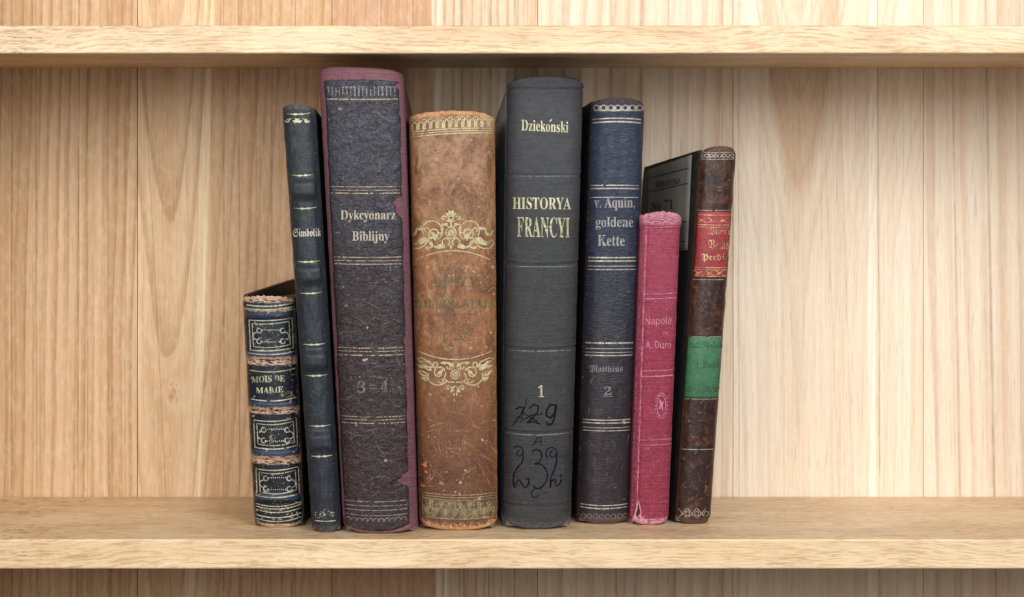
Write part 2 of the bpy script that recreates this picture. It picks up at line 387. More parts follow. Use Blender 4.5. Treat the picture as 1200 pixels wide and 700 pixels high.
def gilt(name, col, wear=0.45, metal=0.25, rough=0.42, sc=1400, dull=None, amax=1.0):
    n = NT(name); P = n.obj()
    a = n.noise(P, sc, 2, 0.6); b = n.noise(P, 230, 3, 0.6)
    f = n.add(n.mul(a, 0.55), n.mul(b, 0.45))
    alpha = n.step(f, wear - 0.09, wear + 0.02, 0.0, amax)
    c = n.mix(n.step(b, 0.35, 0.7), lin(col), lin(dull or [k * 0.68 for k in col]))
    return n.done(n.bsdf(c, rough, None, metal), alpha)

# ------------------------------------------------------------------ book geometry
class Book:
    """Spine given by photo silhouettes (tl,tr,bl,br: x,y) measured at the joint; solid standing on z=0."""
    def __init__(s, tl, tr, bl, br, ytop, ybot, bulge, yaw=0.0, n=2.3, raise_=0.0022, rag=0.0, rc=0.0012, headr=0.0022, relief=None, ends_flat=False):
        s.Df = DC * (632 - HY) / (ybot - HY)           # distance of the front of the spine
        s.Dj = s.Df + bulge
        s.bulge, s.n, s.yaw = bulge, n, yaw
        k = S * s.Dj / DC
        X = lambda x: (x - HX) * k
        Z = lambda y: CZ - (y - HY) * k
        kf = S * s.Df / DC
        s.H = CZ - (ytop - HY) * kf
        za, zb = Z((tl[1] + tr[1]) / 2), Z((bl[1] + br[1]) / 2)
        s.za, s.zb = za, zb
        s.xla, s.xlb, s.xra, s.xrb = X(tl[0]), X(bl[0]), X(tr[0]), X(br[0])
        s.zl, s.zr = Z(tl[1]), Z(tr[1])
        s.raise_, s.rag, s.rc, s.headr = raise_, rag, rc, headr
        s.relief = relief
        s.cs, s.sn = math.cos(yaw), math.sin(yaw)
    def xl(s, z): f = (z - s.zb) / (s.za - s.zb); return s.xlb + f * (s.xla - s.xlb)
    def xr(s, z): f = (z - s.zb) / (s.za - s.zb); return s.xrb + f * (s.xra - s.xrb)
    def prof(s, q): return max(0.0, 1 - abs(q) ** s.n) ** (1 / s.n)
    def local(s, q, z, off=0.0):
        """point on the spine; q in -1..1 across"""
        cx = (s.xl(z) + s.xr(z)) / 2; w = (s.xr(z) - s.xl(z)) / 2
        th = math.asin(max(-1, min(1, q)))
        lx = w * q; ly = -s.bulge * s.prof(q)
        # outward normal of the superellipse
        a = max(abs(q), 1e-6) ** (s.n - 1) * (1 if q >= 0 else -1) / w
        p = max(s.prof(q), 1e-6) ** (s.n - 1) / s.bulge
        L = math.hypot(a, p); nx, ny = a / L, -p / L
        if s.relief: off = off + s.relief(q, z)
        lx += nx * off; ly += ny * off
        # the whole section is turned by the yaw about the left joint so that both silhouettes stay put
        return Vector((cx + lx * s.cs - ly * s.sn, s.Dj - DC + lx * s.sn * 1.0 + ly * s.cs, z))
    def ztop(s, q, x=0.0):
        c = s.H; l, r = s.zl, s.zr
        z = c + (r - l) / 2 * q + ((l + r) / 2 - c) * q * q - s.rc * abs(q) ** 9
        if s.rag: z += s.rag * (mn.noise(Vector((q * 9, c * 50, 3))) + 0.6 * mn.noise(Vector((q * 26, c * 50, 9))))
        return z
    def zbot(s, q):
        z = s.raise_ * abs(q) ** 2.6 + 0.0012 * abs(q) ** 12
        return z + 0.00012 * (1 + mn.noise(Vector((q * 12, s.H * 70, 1))))
    def at(s, X, Y, off=0.0):
        """point of the spine seen at photo pixel (X, Y)"""
        D = s.Df
        q = 0
        for _ in range(14):
            x = (X - HX) * S * D / DC; z = CZ - (Y - HY) * S * D / DC
            cx = (s.xl(z) + s.xr(z)) / 2; w = (s.xr(z) - s.xl(z)) / 2
            # solve for q from x
            lo, hi = -0.995, 0.995
            for _k in range(18):
                mid = (lo + hi) / 2
                xx = cx + w * mid * s.cs + s.bulge * s.prof(mid) * s.sn
                if xx < x: lo = mid
                else: hi = mid
            q = (lo + hi) / 2
            Dn = s.Dj + w * q * s.sn - s.bulge * s.prof(q) * s.cs
            if abs(Dn - D) < 1e-6: break
            D = Dn
        return s.local(q, z, off)

def build_spine(b, root, mat, thick=0.0014, name='spine', rows=240, cols=44):
    V, F, U1, U2 = [], [], [], []
    for j in range(rows + 1):
        v = j / rows
        v = v if True else v
        # denser rows at the ends
        v = 0.5 - 0.5 * math.cos(math.pi * v) if rows < 60 else v
        for i in range(cols + 1):
            q = math.sin(math.pi * (i / cols - 0.5))
            zt, zb = b.ztop(q), b.zbot(q)
            z = zb + (zt - zb) * v
            hr = b.headr
            off = 0.0
            for dz in (z - zb, zt - z):
                if dz < hr: off -= hr * 0.75 * (1 - math.sqrt(max(0, 1 - ((hr - dz) / hr) ** 2)))
            off += 0.00022 * mn.noise(Vector((q * 5, z * 140, b.H * 31))) + 0.00010 * mn.noise(Vector((q * 22, z * 700, b.H * 17)))
            V.append(b.local(q, z, off))
            w = (b.xr(z) - b.xl(z)) / 2
            U1.append((math.asin(q) / (math.pi / 2) * w * 1.25 * 1000, z * 1000)); U2.append((q, (z - zb) / (zt - zb)))
    n0 = len(V); nc = cols + 1
    # inner skin
    for j in range(rows + 1):
        for i in range(nc):
            p = V[j * nc + i]; q = math.sin(math.pi * (i / cols - 0.5)); z = p.z
            V.append(b.local(q * 0.93, z, -0.0) + Vector((-b.sn, b.cs, 0)) * thick)
            U1.append(U1[j * nc + i]); U2.append(U2[j * nc + i])
    for j in range(rows):
        for i in range(cols):
            a = j * nc + i
            F.append((a, a + 1, a + nc + 1, a + nc))
            F.append((n0 + a, n0 + a + nc, n0 + a + nc + 1, n0 + a + 1))
    for i in range(cols):
        F.append((i, n0 + i, n0 + i + 1, i + 1))
        a = rows * nc + i; F.append((a, a + 1, n0 + a + 1, n0 + a))
    for j in range(rows):
        a = j * nc; F.append((a, a + nc, n0 + a + nc, n0 + a))
        a = j * nc + cols; F.append((a, n0 + a, n0 + a + nc, a + nc))
    return mesh_obj(name, V, F, mat, root, {'mm': U1, 'qv': U2})

def slab(name, b, root, side, L, slope, mat, th=0.0022, drop=0.0, rise=0.0, y0=0.0006, zlow=0.0):
    """a board: side -1 left / +1 right; slope = dx per dy of its outer face; drop = fall of the top edge towards the back"""
    nz, ny = 30, 14
    V, F, U1, U2 = [], [], [], []
    def P(v, f, inner):
        H = (b.zl if side < 0 else b.zr) + rise - drop * f
        z = zlow + (H - zlow) * v
        r = 0.0009
        x = (b.xl(z) if side < 0 else b.xr(z))
        yy = b.Dj - DC + y0 + f * L
        if side > 0 and b.sn: yy += (b.xr(z) - b.xl(z)) / 2 * b.sn
        if side < 0 and b.sn: yy -= (b.xr(z) - b.xl(z)) / 2 * b.sn
        x += slope * f * L + side * 0.0003 * math.sin(f * 3.1)
        if inner: x -= side * th
        # rounded edges
        ev = min(v, 1 - v) * (H - zlow); ef = min(f, 1 - f) * L
        e = min(ev, ef)
        if e < r and not inner: x -= side * (r - e) * 0.8
        return Vector((x, yy, z))
    vs = [0, 0.003, 0.006] + [i / nz for i in range(1, nz)] + [0.994, 0.997, 1]
    fs = [0, 0.006, 0.012] + [i / ny for i in range(1, ny)] + [0.988, 0.994, 1]
    na, nb = len(vs), len(fs)
    for inner in (0, 1):
        for v in vs:
            for f in fs:
                p = P(v, f, inner); V.append(p)
                U1.append((p.y * 1000 + (300 if side > 0 else 0), p.z * 1000)); U2.append((f * 0.8, v))
    N = na * nb
    for j in range(na - 1):
        for i in range(nb - 1):
            a = j * nb + i
            f1 = (a, a + 1, a + nb + 1, a + nb); f2 = tuple(N + k for k in reversed(f1))
            if side < 0: f1, f2 = tuple(reversed(f1)), tuple(reversed(f2))
            F.append(f1); F.append(f2)
    def rim(idx):
        for k in range(len(idx) - 1):
            F.append((idx[k], idx[k + 1], N + idx[k + 1], N + idx[k]))
    rim([i for i in range(nb)]); rim([(na - 1) * nb + i for i in range(nb)][::-1])
    rim([j * nb for j in range(na)][::-1]); rim([j * nb + nb - 1 for j in range(na)])
    o = mesh_obj(name, V, F, mat, root, {'mm': U1, 'qv': U2})
    bm = bmesh.new(); bm.from_mesh(o.data); bmesh.ops.recalc_face_normals(bm, faces=bm.faces); bm.to_mesh(o.data); bm.free()
    o.modifiers.new('es', 'EDGE_SPLIT').split_angle = math.radians(50)
    return o

PG = NT('dusty_page_edges'); Pv = PG.obj()
pgn = PG.noise(PG.scale(Pv, (1800, 30, 60)), 1, 2, 0.6); pgd = PG.noise(Pv, 70, 3, 0.6)
PAPER = PG.done(PG.bsdf(PG.mix(PG.step(pgd, 0.3, 0.7, 0.1, 0.8), PG.mix(pgn, lin((112, 104, 96)), lin((150, 140, 126))), lin((86, 80, 76))), 0.9, PG.bump(pgn, 0.5, 0.0004), spec=0.2))

def page_block(b, root, L, sl, sr, drop=0.0, rise=0.0, inset=0.003, th=0.0022, y0=0.0):
    """pages: rounded in front inside the spine, tapering to the fore-edge between the two boards"""
    V, F = [], []
    cols = 18; lev = 8
    def ring(v):
        pts = []
        for i in range(cols + 1):
            q = math.sin(math.pi * (i / cols - 0.5)) * 0.90
            zt = min(b.zl, b.zr, b.H) - inset; z = 0.0012 + (zt - 0.0012) * v
            p = b.local(q, z, 0.0) if not b.relief else b.local(q, z, -b.relief(q, z))
            pts.append(p + Vector((-b.sn, b.cs, 0)) * 0.0028)
        zt = min(b.zl, b.zr, b.H) + rise - drop - inset; z = 0.0012 + (zt - 0.0012) * v
        y = b.Dj - DC + L - 0.003
        xa = b.xr(z) + sr * L - th - 0.0006; xb = b.xl(z) + sl * L + th + 0.0006
        pts.append(Vector((xa, y, z))); pts.append(Vector((xb, y, z)))
        return pts
    for j in range(lev + 1): V += ring(j / lev)
    n = cols + 3
    for j in range(lev):
        for i in range(n):
            F.append((j * n + i, j * n + (i + 1) % n, (j + 1) * n + (i + 1) % n, (j + 1) * n + i))
    F.append(tuple(range(n))[::-1]); F.append(tuple(lev * n + i for i in range(n)))
    return mesh_obj('page_block', V, F, PAPER, root, smooth=False)

# ------------------------------------------------------------------ tooling, lettering (flat print laid on the spine surface)
_glyph = {}
def uni(s, kind):
    o = ''
    for c in s:
        if kind == 'b' and c.isdigit(): o += chr(0x1D7CE + ord(c) - 48)
        elif kind in 'bfs' and 'A' <= c <= 'Z': o += chr({'b': 0x1D400, 'f': 0x1D56C, 's': 0x1D5A0}[kind] + ord(c) - 65)
        elif kind in 'bfs' and 'a' <= c <= 'z': o += chr({'b': 0x1D41A, 'f': 0x1D586, 's': 0x1D5BA}[kind] + ord(c) - 97)
        else: o += c
    return o
def glyph_mesh(txt, kind, space=1.0):
    key = (txt, kind, space)
    if key in _glyph: return _glyph[key]
    cu = bpy.data.curves.new('glyphs', 'FONT'); cu.body = uni(txt, kind); cu.resolution_u = 3
    cu.space_character = space
    o = bpy.data.objects.new('glyphs', cu); COL.objects.link(o)
    bpy.context.view_layer.update()
    dg = bpy.context.evaluated_depsgraph_get(); ev = o.evaluated_get(dg); me = ev.to_mesh()
    vs = [(v.co.x, v.co.y) for v in me.vertices]; fs = [tuple(p.vertices) for p in me.polygons]
    ev.to_mesh_clear(); bpy.data.objects.remove(o); bpy.data.curves.remove(cu)
    _glyph[key] = (vs, fs); return _glyph[key]

def smooth(P, n=4):
    out = []
    for i in range(len(P) - 1):
        p0, p1, p2, p3 = P[max(0, i - 1)], P[i], P[i + 1], P[min(len(P) - 1, i + 2)]
        for k in range(n):
            t = k / n
            out.append(tuple(0.5 * (2 * p1[d] + (p2[d] - p0[d]) * t + (2 * p0[d] - 5 * p1[d] + 4 * p2[d] - p3[d]) * t * t + (3 * p1[d] - p0[d] - 3 * p2[d] + p3[d]) * t ** 3) for d in (0, 1)))
    return out + [P[-1]]

class Ink:
    """flat shapes drawn in photo pixels, then laid on a surface"""
    def __init__(s): s.V, s.F, s.cuts = [], [], []
    def cut(s, name): s.cuts.append((len(s.F), name))
    def rule(s, pts, w, **k): s.cut('rule'); s.stroke(pts, w, **k); s.cut(None)
    def line(s, *a, **k): s.cut('lettering'); s.text(*a, **k); s.cut(None)
    def poly(s, pts):
        k = len(s.V); s.V += pts; s.F.append(tuple(range(k, k + len(pts))))
    def stroke(s, pts, w, closed=False, taper=False, jit=0.0):
        P = []
        n = len(pts)
        for i in range(n - 1 + (1 if closed else 0)):
            a, b = pts[i], pts[(i + 1) % n]
            d = math.hypot(b[0] - a[0], b[1] - a[1]); m = max(1, int(d / 2.2))
            for k in range(m): P.append((a[0] + (b[0] - a[0]) * k / m, a[1] + (b[1] - a[1]) * k / m))
        if not closed: P.append(pts[-1])
        N = len(P); k0 = len(s.V)
        for i, p in enumerate(P):
            a = P[(i - 1) % N] if closed else P[max(0, i - 1)]; b = P[(i + 1) % N] if closed else P[min(N - 1, i + 1)]
            dx, dy = b[0] - a[0], b[1] - a[1]; L = math.hypot(dx, dy) or 1
            ww = w / 2 * (1 + jit * mn.noise(Vector((p[0] * 0.6, p[1] * 0.6, 1))))
            if taper: ww *= 0.35 + 0.65 * math.sin(math.pi * min(1, max(0, i / max(1, N - 1))))
            s.V.append((p[0] - dy / L * ww, p[1] + dx / L * ww)); s.V.append((p[0] + dy / L * ww, p[1] - dx / L * ww))
        for i in range(N - 1 + (1 if closed else 0)):
            a = k0 + 2 * i; c = k0 + 2 * ((i + 1) % N); s.F.append((a, a + 1, c + 1, c))
    def arc(s, cx, cy, r, a0, a1, w, ry=None, **k):
        n = max(8, int(abs(a1 - a0) / 18)); ry = ry or r
        s.stroke([(cx + r * math.cos(math.radians(a0 + (a1 - a0) * i / n)), cy + ry * math.sin(math.radians(a0 + (a1 - a0) * i / n))) for i in range(n + 1)], w, **k)
    def disc(s, cx, cy, r, ry=None, n=10):
        ry = ry or r; s.poly([(cx + r * math.cos(2 * math.pi * i / n), cy + ry * math.sin(2 * math.pi * i / n)) for i in range(n)])
    def spiral(s, cx, cy, r, a0, turns, w, sgn=1, r1=0.15):
        n = int(16 * abs(turns)) + 4
        s.stroke([(cx + r * (1 - (1 - r1) * i / n) * math.cos(math.radians(a0) + sgn * 2 * math.pi * turns * i / n),
                   cy + r * (1 - (1 - r1) * i / n) * math.sin(math.radians(a0) + sgn * 2 * math.pi * turns * i / n)) for i in range(n + 1)], w)
    def leaf(s, x0, y0, x1, y1, w):
        dx, dy = x1 - x0, y1 - y0; L = math.hypot(dx, dy) or 1; nx, ny = -dy / L, dx / L
        A, B = [], []
        for i in range(7):
            f = i / 6; ww = w / 2 * math.sin(math.pi * f ** 0.7)
            A.append((x0 + dx * f + nx * ww, y0 + dy * f + ny * ww)); B.append((x0 + dx * f - nx * ww, y0 + dy * f - ny * ww))
        s.poly(A + B[::-1][1:-1])
    def text(s, txt, kind, x0, x1, yt, yb, space=1.0, bend=0.0, tilt=0.0, slant=0.0):
        vs, fs = glyph_mesh(txt, kind, space)
        ax, bx = min(v[0] for v in vs), max(v[0] for v in vs); ay, by = min(v[1] for v in vs), max(v[1] for v in vs)
        k = len(s.V)
        for x, y in vs:
            f = (x - ax) / (bx - ax); g = (y - ay) / (by - ay)
            s.V.append((x0 + (x1 - x0) * f + slant * g, yb + (yt - yb) * g + bend * (2 * f - 1) ** 2 + tilt * (f - 0.5)))
        s.F += [tuple(k + i for i in t) for t in fs]
    def mirror(s, cx, other):
        """append the shapes of another Ink mirrored about x = cx"""
        k = len(s.V); s.V += [(2 * cx - x, y) for x, y in other.V]; s.F += [tuple(k + i for i in reversed(f)) for f in other.F]
        k = len(s.V); s.V += other.V; s.F += [tuple(k + i for i in f) for f in other.F]
    def lay(s, name, fn, mat, root, off=0.00014):
        V = [fn(x, y, off) for x, y in s.V]
        marks = ([(0, name)] if not s.cuts or s.cuts[0][0] > 0 else []) + s.cuts + [(len(s.F), None)]
        for (a, nm), (e, _) in zip(marks, marks[1:]):
            fs = s.F[a:e]
            if not fs: continue
            idx = {}
            out = [tuple(idx.setdefault(i, len(idx)) for i in f) for f in fs]
            nm = nm or name
            o = mesh_obj(nm, [V[i] for i in idx], out, mat, root, smooth=False)
            if nm not in ('rule', 'lettering', 'volume_number'): o['kind'] = 'stuff'
def curve_line(xa, xb, y0, sag=0.0, tilt=0.0, n=12):
    """a line across a spine: sag>0 hangs lower in the middle"""
    return [(xa + (xb - xa) * i / n, y0 + tilt * (i / n - 0.5) + sag * (1 - (2 * i / n - 1) ** 2)) for i in range(n + 1)]

def patch(name, fn, xl, xr, yt, yb, mat, root, off=0.0004, nx=24, ny=60, th=0.0006):
    """thin sheet pasted on a surface; xl,xr functions of b in 0..1 (downwards), yt,yb functions of a in 0..1"""
    V, F, U1, U2 = [], [], [], []
    for j in range(ny + 1):
        for i in range(nx + 1):
            a, c = i / nx, j / ny
            Y = yt(a) + (yb(a) - yt(a)) * c; X = xl(c) + (xr(c) - xl(c)) * a
            e = min(i, nx - i, j, ny - j)
            o = off if e > 0 else off * 0.8
            V.append(fn(X, Y, o)); U1.append(((X - HX) * S * 1000, -(Y) * S * 1000)); U2.append((2 * a - 1, 1 - c))
    n0 = len(V); nc = nx + 1
    rimi = [i for i in range(nx + 1)] + [j * nc + nx for j in range(1, ny + 1)] + [ny * nc + i for i in range(nx - 1, -1, -1)] + [j * nc for j in range(ny - 1, 0, -1)]
    for j in range(ny):
        for i in range(nx):
            a = j * nc + i; F.append((a, a + nc, a + nc + 1, a + 1))
    for k, a in enumerate(rimi):
        i, j = a % nc, a // nc
        aa, c = i / nx, j / ny
        Y = yt(aa) + (yb(aa) - yt(aa)) * c; X = xl(c) + (xr(c) - xl(c)) * aa
        V.append(fn(X, Y, off - th)); U1.append(U1[a]); U2.append(U2[a])
    R = len(rimi)
    for k in range(R):
        F.append((rimi[k], rimi[(k + 1) % R], n0 + (k + 1) % R, n0 + k))
    return mesh_obj(name, V, F, mat, root, {'mm': U1, 'qv': U2})

def jag(seed, amp, fr=1.0):
    return lambda t: amp * (mn.noise(Vector((t * 14 * fr, seed, 0.5))) + 0.6 * mn.noise(Vector((t * 45 * fr, seed, 2.5))))
def bandrelief(bands):
    """bands: (z_centre, half_width, height, q0, q1, sag) in metres"""
    def f(q, z):
        h = 0.0
        for zc, hw, ht, q0, q1, sag in bands:
            zz = zc + sag * q * q
            d = abs(z - zz) / hw
            if d < 1.6:
                a = 1.0 if d < 0.45 else max(0.0, 1 - (d - 0.45) / 1.15); a = a * a * (3 - 2 * a)
                e = min(1, max(0, (q - q0) / 0.18)) * min(1, max(0, (q1 - q) / 0.18))
                h += ht * a * e
        return h
    return f
def root_for(b, name, label):
    zc = 0.0; x = (b.xl(0) + b.xr(0)) / 2
    root_now[0] = empty(name, (x, b.Dj - DC + 0.02, 0.0), label, 'book', 'old books standing in a row on the shelf')
    return root_now[0]
def zpx(ybot, bulge, Y):
    Df = DC * (632 - HY) / (ybot - HY); return CZ - (Y - HY) * S * Df / DC

def wear_marks(b, name, n, xr, yr, length, width, ang, wander, mat, seed, fn=None, off=0.0002, blobs=0, blob=(0.6, 2.2), branch=0.0):
    """scratches, cracks and rubbed spots that have a shape of their own"""
    rnd = random.Random(seed); g = Ink()
    def ok(x, y): return xr(y)[0] < x < xr(y)[1] and yr[0] < y < yr[1]
    def walk(x, y, a, L, w):
        pts = [(x, y)]; a0 = a
        while L > 0:
            st = rnd.uniform(1.0, 2.6); a += rnd.gauss(0, wander); a = a0 + (a - a0) * 0.85
            x += st * math.cos(a); y += st * math.sin(a); L -= st
            if not ok(x, y): break
            pts.append((x, y))
            if branch and rnd.random() < branch and L > 4: walk(x, y, a + rnd.choice((-1, 1)) * rnd.uniform(0.6, 1.3), L * 0.4, w * 0.8)
        if len(pts) > 1: g.stroke(pts, w, taper=True, jit=0.8)
    for _ in range(n):
        y = rnd.uniform(*yr); x = rnd.uniform(*xr(y))
        walk(x, y, ang(rnd), rnd.uniform(*length), rnd.uniform(*width))
    for _ in range(blobs):
        y = rnd.uniform(*yr); x = rnd.uniform(*xr(y)); r0 = rnd.uniform(*blob) * rnd.random() ** 0.6
        ph = rnd.uniform(0, 6); asp = rnd.uniform(0.5, 1.6)
        g.poly([(x + r0 * asp * (1 + 0.45 * math.sin(3 * t_ + ph) + 0.25 * math.sin(5 * t_ + 2 * ph)) * math.cos(t_), y + r0 * (1 + 0.45 * math.sin(2 * t_ + ph)) * math.sin(t_)) for t_ in [2 * math.pi * k / 10 for k in range(10)]])
    k = len(COL.objects)
    g.lay(name, fn or b.at, mat, root_now[0], off=off)
root_now = [None]
# ================================================================== 1 small blue-black book with gilt cartouches
zz = lambda Y: zpx(619, 0.009, Y)
rel = bandrelief([(zz(y), 0.0019, 0.0010, -0.93, 0.93, 0.0008) for y in (368, 417, 476, 533, 584)])
b = Book((284.5, 348), (346, 349), (298, 610), (357, 608), 347, 619, 0.009, rag=0.0009, relief=rel, rc=0.0006, raise_=0.002)
M = leather('worn_blue_black_leather', (36, 46, 62), (30, 38, 50), (26, 32, 42), (212, 176, 148), sheen_tints=[(zz(y) * 1000, 1.9, (50, 62, 86), 0.7) for y in (369.5, 415, 474, 530.5, 583)], edge=0.5, ends=0.98, scuff=0.35,  # blue gloss of the raised bands is painted into the colour
            scuffcol=(196, 160, 132), crack=0.0, rough=0.42, seed=1, chip=0.55, blot=0.35,
            worn_bands=[(zz(423.5) * 1000, 2.7, 0.97), (zz(481.5) * 1000, 2.2, 0.97), (zz(539.5) * 1000, 2.7, 0.97), (zz(349.5) * 1000, 3.0, 1.0), (zz(364) * 1000, 0.9, 0.6), (zz(617) * 1000, 1.6, 0.9)])
r = root_for(b, 'small_book', 'shortest book, at the left end, blue-black ribbed spine with gilt cartouches')
build_spine(b, r, M)
BD = leather('black_board_cloth', (44, 44, 48), (38, 38, 42), (34, 34, 38), (120, 96, 82), edge=0, ends=0.2, scuff=0.2, rough=0.5, seed=2)
slab('board', b, r, -1, 0.084, 0.215, BD, rise=0.0012, drop=-0.0038, th=0.0026)
slab('board', b, r, 1, 0.084, 0.055, BD, rise=0.0)
page_block(b, r, 0.084, 0.215, 0.055, rise=0.0, drop=0.0, inset=0.0022)
G = gilt('dull_cream_gilt', (190, 188, 160), 0.44, 0.15, 0.5)
g = Ink()
def ed1(Y): f = (Y - 350) / 260; return 286 + 12 * f + 3, 346 + 11 * f - 4
for y, w in ((357.5, 1.6), (361.5, 1.4), (413.5, 1.1), (433.8, 1.1), (467.5, 1.1), (593, 1.2), (597, 1.1), (603, 1.2), (607.5, 1.0), (590, 0.9)):
    a, c = ed1(y); g.rule(curve_line(a, c, y - 1, 2.5 + (y - 350) / 110, -2.0), w, jit=0.6)
for y0, y1 in ((374, 409), (491, 523), (548, 579)):
    for k, (ix, iy, w) in enumerate(((2, 0, 1.1), (5.5, 4, 0.9))):
        a, c = ed1(y0); a2, c2 = ed1(y1); sg = 1.5 + (y0 - 350) / 110
        top = curve_line(a + ix, c - ix + 1, y0 + iy, sg, -2.5); bot = curve_line(a2 + ix, c2 - ix + 1, y1 - iy, sg + 0.6, -2.5)
        g.stroke(top + bot[::-1], w, closed=True, jit=0.5)
    g.cut('cartouche'); cx = (ed1(y0)[0] + ed1(y0)[1]) / 2 + 1.0; cy = (y0 + y1) / 2 + 2.2 + (y0 - 350) / 160
    for sy in (-1, 1):
        n_ = 9
        for i in range(n_): g.disc(cx - 9.5 + 19 * i / (n_ - 1), cy + sy * 7.0, 0.75, n=6)
    for sx in (-1, 1):
        g.arc(cx + sx * 16.5, cy, 4.4, 90 if sx > 0 else 270, -90 if sx > 0 else 90, 1.1, ry=4.2)
        for sy in (-1, 1):
            g.arc(cx + sx * 13.6, cy + sy * 6.2, 2.8, 0, 300, 1.1)
            g.disc(cx + sx * 11.2, cy + sy * 6.6, 1.1, n=7)
    for k in range(14):
        g.disc(cx + random.uniform(-22, 22), cy + random.uniform(-13, 13), random.uniform(0.3, 0.8), random.uniform(0.3, 0.8), n=5)
for k in range(26):
    g.disc(random.uniform(300, 350), random.uniform(594, 610), random.uniform(0.4, 1.1), random.uniform(0.3, 0.8), n=5)
g.lay('gilt_tooling', b.at, G, r)
wear_marks(b, 'scratches', 60, ed1, (364, 612), (2, 9), (0.35, 0.9), lambda r_: r_.uniform(-0.6, 0.3) if r_.random() < 0.7 else r_.uniform(0, 3.1), 0.5,
           gilt('pale_leather_scratches', (196, 170, 148), 0.44, 0, 0.8, amax=0.7), 11, blobs=70, blob=(0.5, 1.9))
t = Ink(); t.line('MOIS DE', 'b', 295, 333.5, 440.5, 448, bend=0, tilt=-1.6); t.line('MARIE.', 'b', 300, 333.5, 453.5, 460.5, tilt=-1.6)
t.lay('lettering', b.at, gilt('dull_cream_gilt_lettering', (188, 184, 152), 0.41, 0.15, 0.5), r)

# ================================================================== 2 slim slate book
zz = lambda Y: zpx(625, 0.008, Y)
rel = bandrelief([(zz(y), 0.0040, 0.0019, -0.90, 0.78, 0.0006) for y in (222, 322, 423, 518)])
b = Book((331, 125), (370, 127), (365, 606), (400, 608), 122, 625, 0.008, relief=rel, raise_=0.0028, rc=0.0014)
M = leather('slate_leather', (60, 68, 74), (50, 58, 66), (52, 55, 66), (112, 102, 92), edge=0.35, ends=0.55, scuff=0.22, scuffcol=(140, 142, 150), rough=0.46, seed=3, blot=0.45)
r = root_for(b, 'slim_book', 'slim slate leather book with blocky raised bands, between shortest and mauve books')
build_spine(b, r, M, rows=260)
BD = leather('slate_boards', (40, 42, 46), (34, 36, 40), (32, 33, 38), (80, 70, 64), edge=0, ends=0.3, scuff=0.15, rough=0.6, seed=4)
slab('board', b, r, -1, 0.085, 0.045, BD, drop=0.006); slab('board', b, r, 1, 0.085, 0.0, BD, drop=0.006)
page_block(b, r, 0.085, 0.045, 0.0, drop=0.006)
g = Ink()
def ed2(Y): f = (Y - 125) / 483; return 331 + 34 * f, 370 + 31 * f
def fillet(g, y, w=1.2, tl=-1.0, sg=1.2):
    a, c = ed2(y); a += 5; c -= 7
    pts = curve_line(a, c, y - sg / 2, sg, tl); g.rule(pts, w, taper=True, jit=0.4)
    for f in (0.38, 0.66): g.leaf(a + (c - a) * (f - 0.12), y + sg * 0.4 + tl * (f - 0.5), a + (c - a) * (f + 0.12), y + sg * 0.4 + tl * (f - 0.5), 2.4)
for y in (133.5, 205.3, 244, 306.5, 343.5, 403.5, 440, 499, 534.5): fillet(g, y)
a, c = ed2(612)
g.rule(curve_line(a + 4, c - 8, 610, 1.0), 1.0, jit=0.4)
# leafy scrolls at the head
for x0, s_ in ((334, 1), (344, 1), (362, -1), (353, -1)):
    g.spiral(x0 + 3 * s_, 141, 3.4, 180 if s_ > 0 else 0, 0.9, 1.2, -s_); g.leaf(x0, 143.5, x0 + 8 * s_, 138.5, 2.6)
for k in range(40): g.disc(random.uniform(368, 392), random.gauss(603, 2.5), random.uniform(0.3, 1.0), random.uniform(0.3, 0.8), n=5)
g.lay('gilt_tooling', b.at, gilt('pale_lemon_gilt', (202, 196, 162), 0.42, 0.2, 0.42), r)
wear_marks(b, 'scratches', 60, lambda y: (ed2(y)[0] + 2, ed2(y)[1] - 2), (130, 612), (2, 8), (0.35, 0.8), lambda r_: r_.uniform(0.2, 1.4), 0.3,
           gilt('grey_scratches', (112, 116, 122), 0.50, 0, 0.7, amax=0.5), 12, blobs=90, blob=(0.3, 1.2))
t = Ink(); t.line('Simbolik', 'f', 343.5, 375.5, 267.5, 277.5, tilt=-0.6)
t.lay('lettering', b.at, gilt('pale_gilt_lettering', (200, 196, 178), 0.40, 0.15, 0.45), r)

# ================================================================== 3 tall mauve cloth book with cracked leather panel
b = Book((374, 80), (473, 84), (402, 604), (489, 603), 79, 626, 0.013, n=3.2, rag=0.0, raise_=0.0026, rc=0.0010, headr=0.0014)
CLOTH = leather('mauve_cloth', (166, 116, 126), (144, 92, 104), (126, 78, 90), (184, 138, 142), edge=0.35, ends=0.25, scuff=0.12, scuffcol=(180, 140, 150), rough=0.75, seed=5, cloth=1.0, grain=0.25, blot=0.25, spec=0.2)
r = root_for(b, 'tall_book', 'tallest book, mauve cloth with a torn crackled dark leather panel on its spine')
build_spine(b, r, CLOTH)
slab('board', b, r, -1, 0.095, 0.0, CLOTH, drop=0.012, rise=-0.002); slab('board', b, r, 1, 0.095, 0.02, CLOTH, drop=0.018, rise=-0.003)
page_block(b, r, 0.095, 0.0, 0.02, drop=0.018, rise=-0.003)
PN = leather('crackled_leather', (82, 84, 98), (66, 57, 61), (70, 48, 48), (98, 74, 80), edge=0.0, ends=0.0, crack=0.6, crackcol=(140, 130, 132), scuff=0.30,  # bluish top colour: faded leather plus sheen painted in
             scuffcol=(150, 138, 136), rough=0.40, seed=6, crack_sc=0.16, cut=(0.42, 0.66), blot=0.6, grain=0.7)
j1, j2, j3 = jag(3.1, 1.1), jag(8.4, 1.3, 1.4), jag(5.5, 0.9)
def pxl(c):
    Y = 92 + 530 * c; return 380.5 + (Y - 92) / 530 * 25 + j1(c)
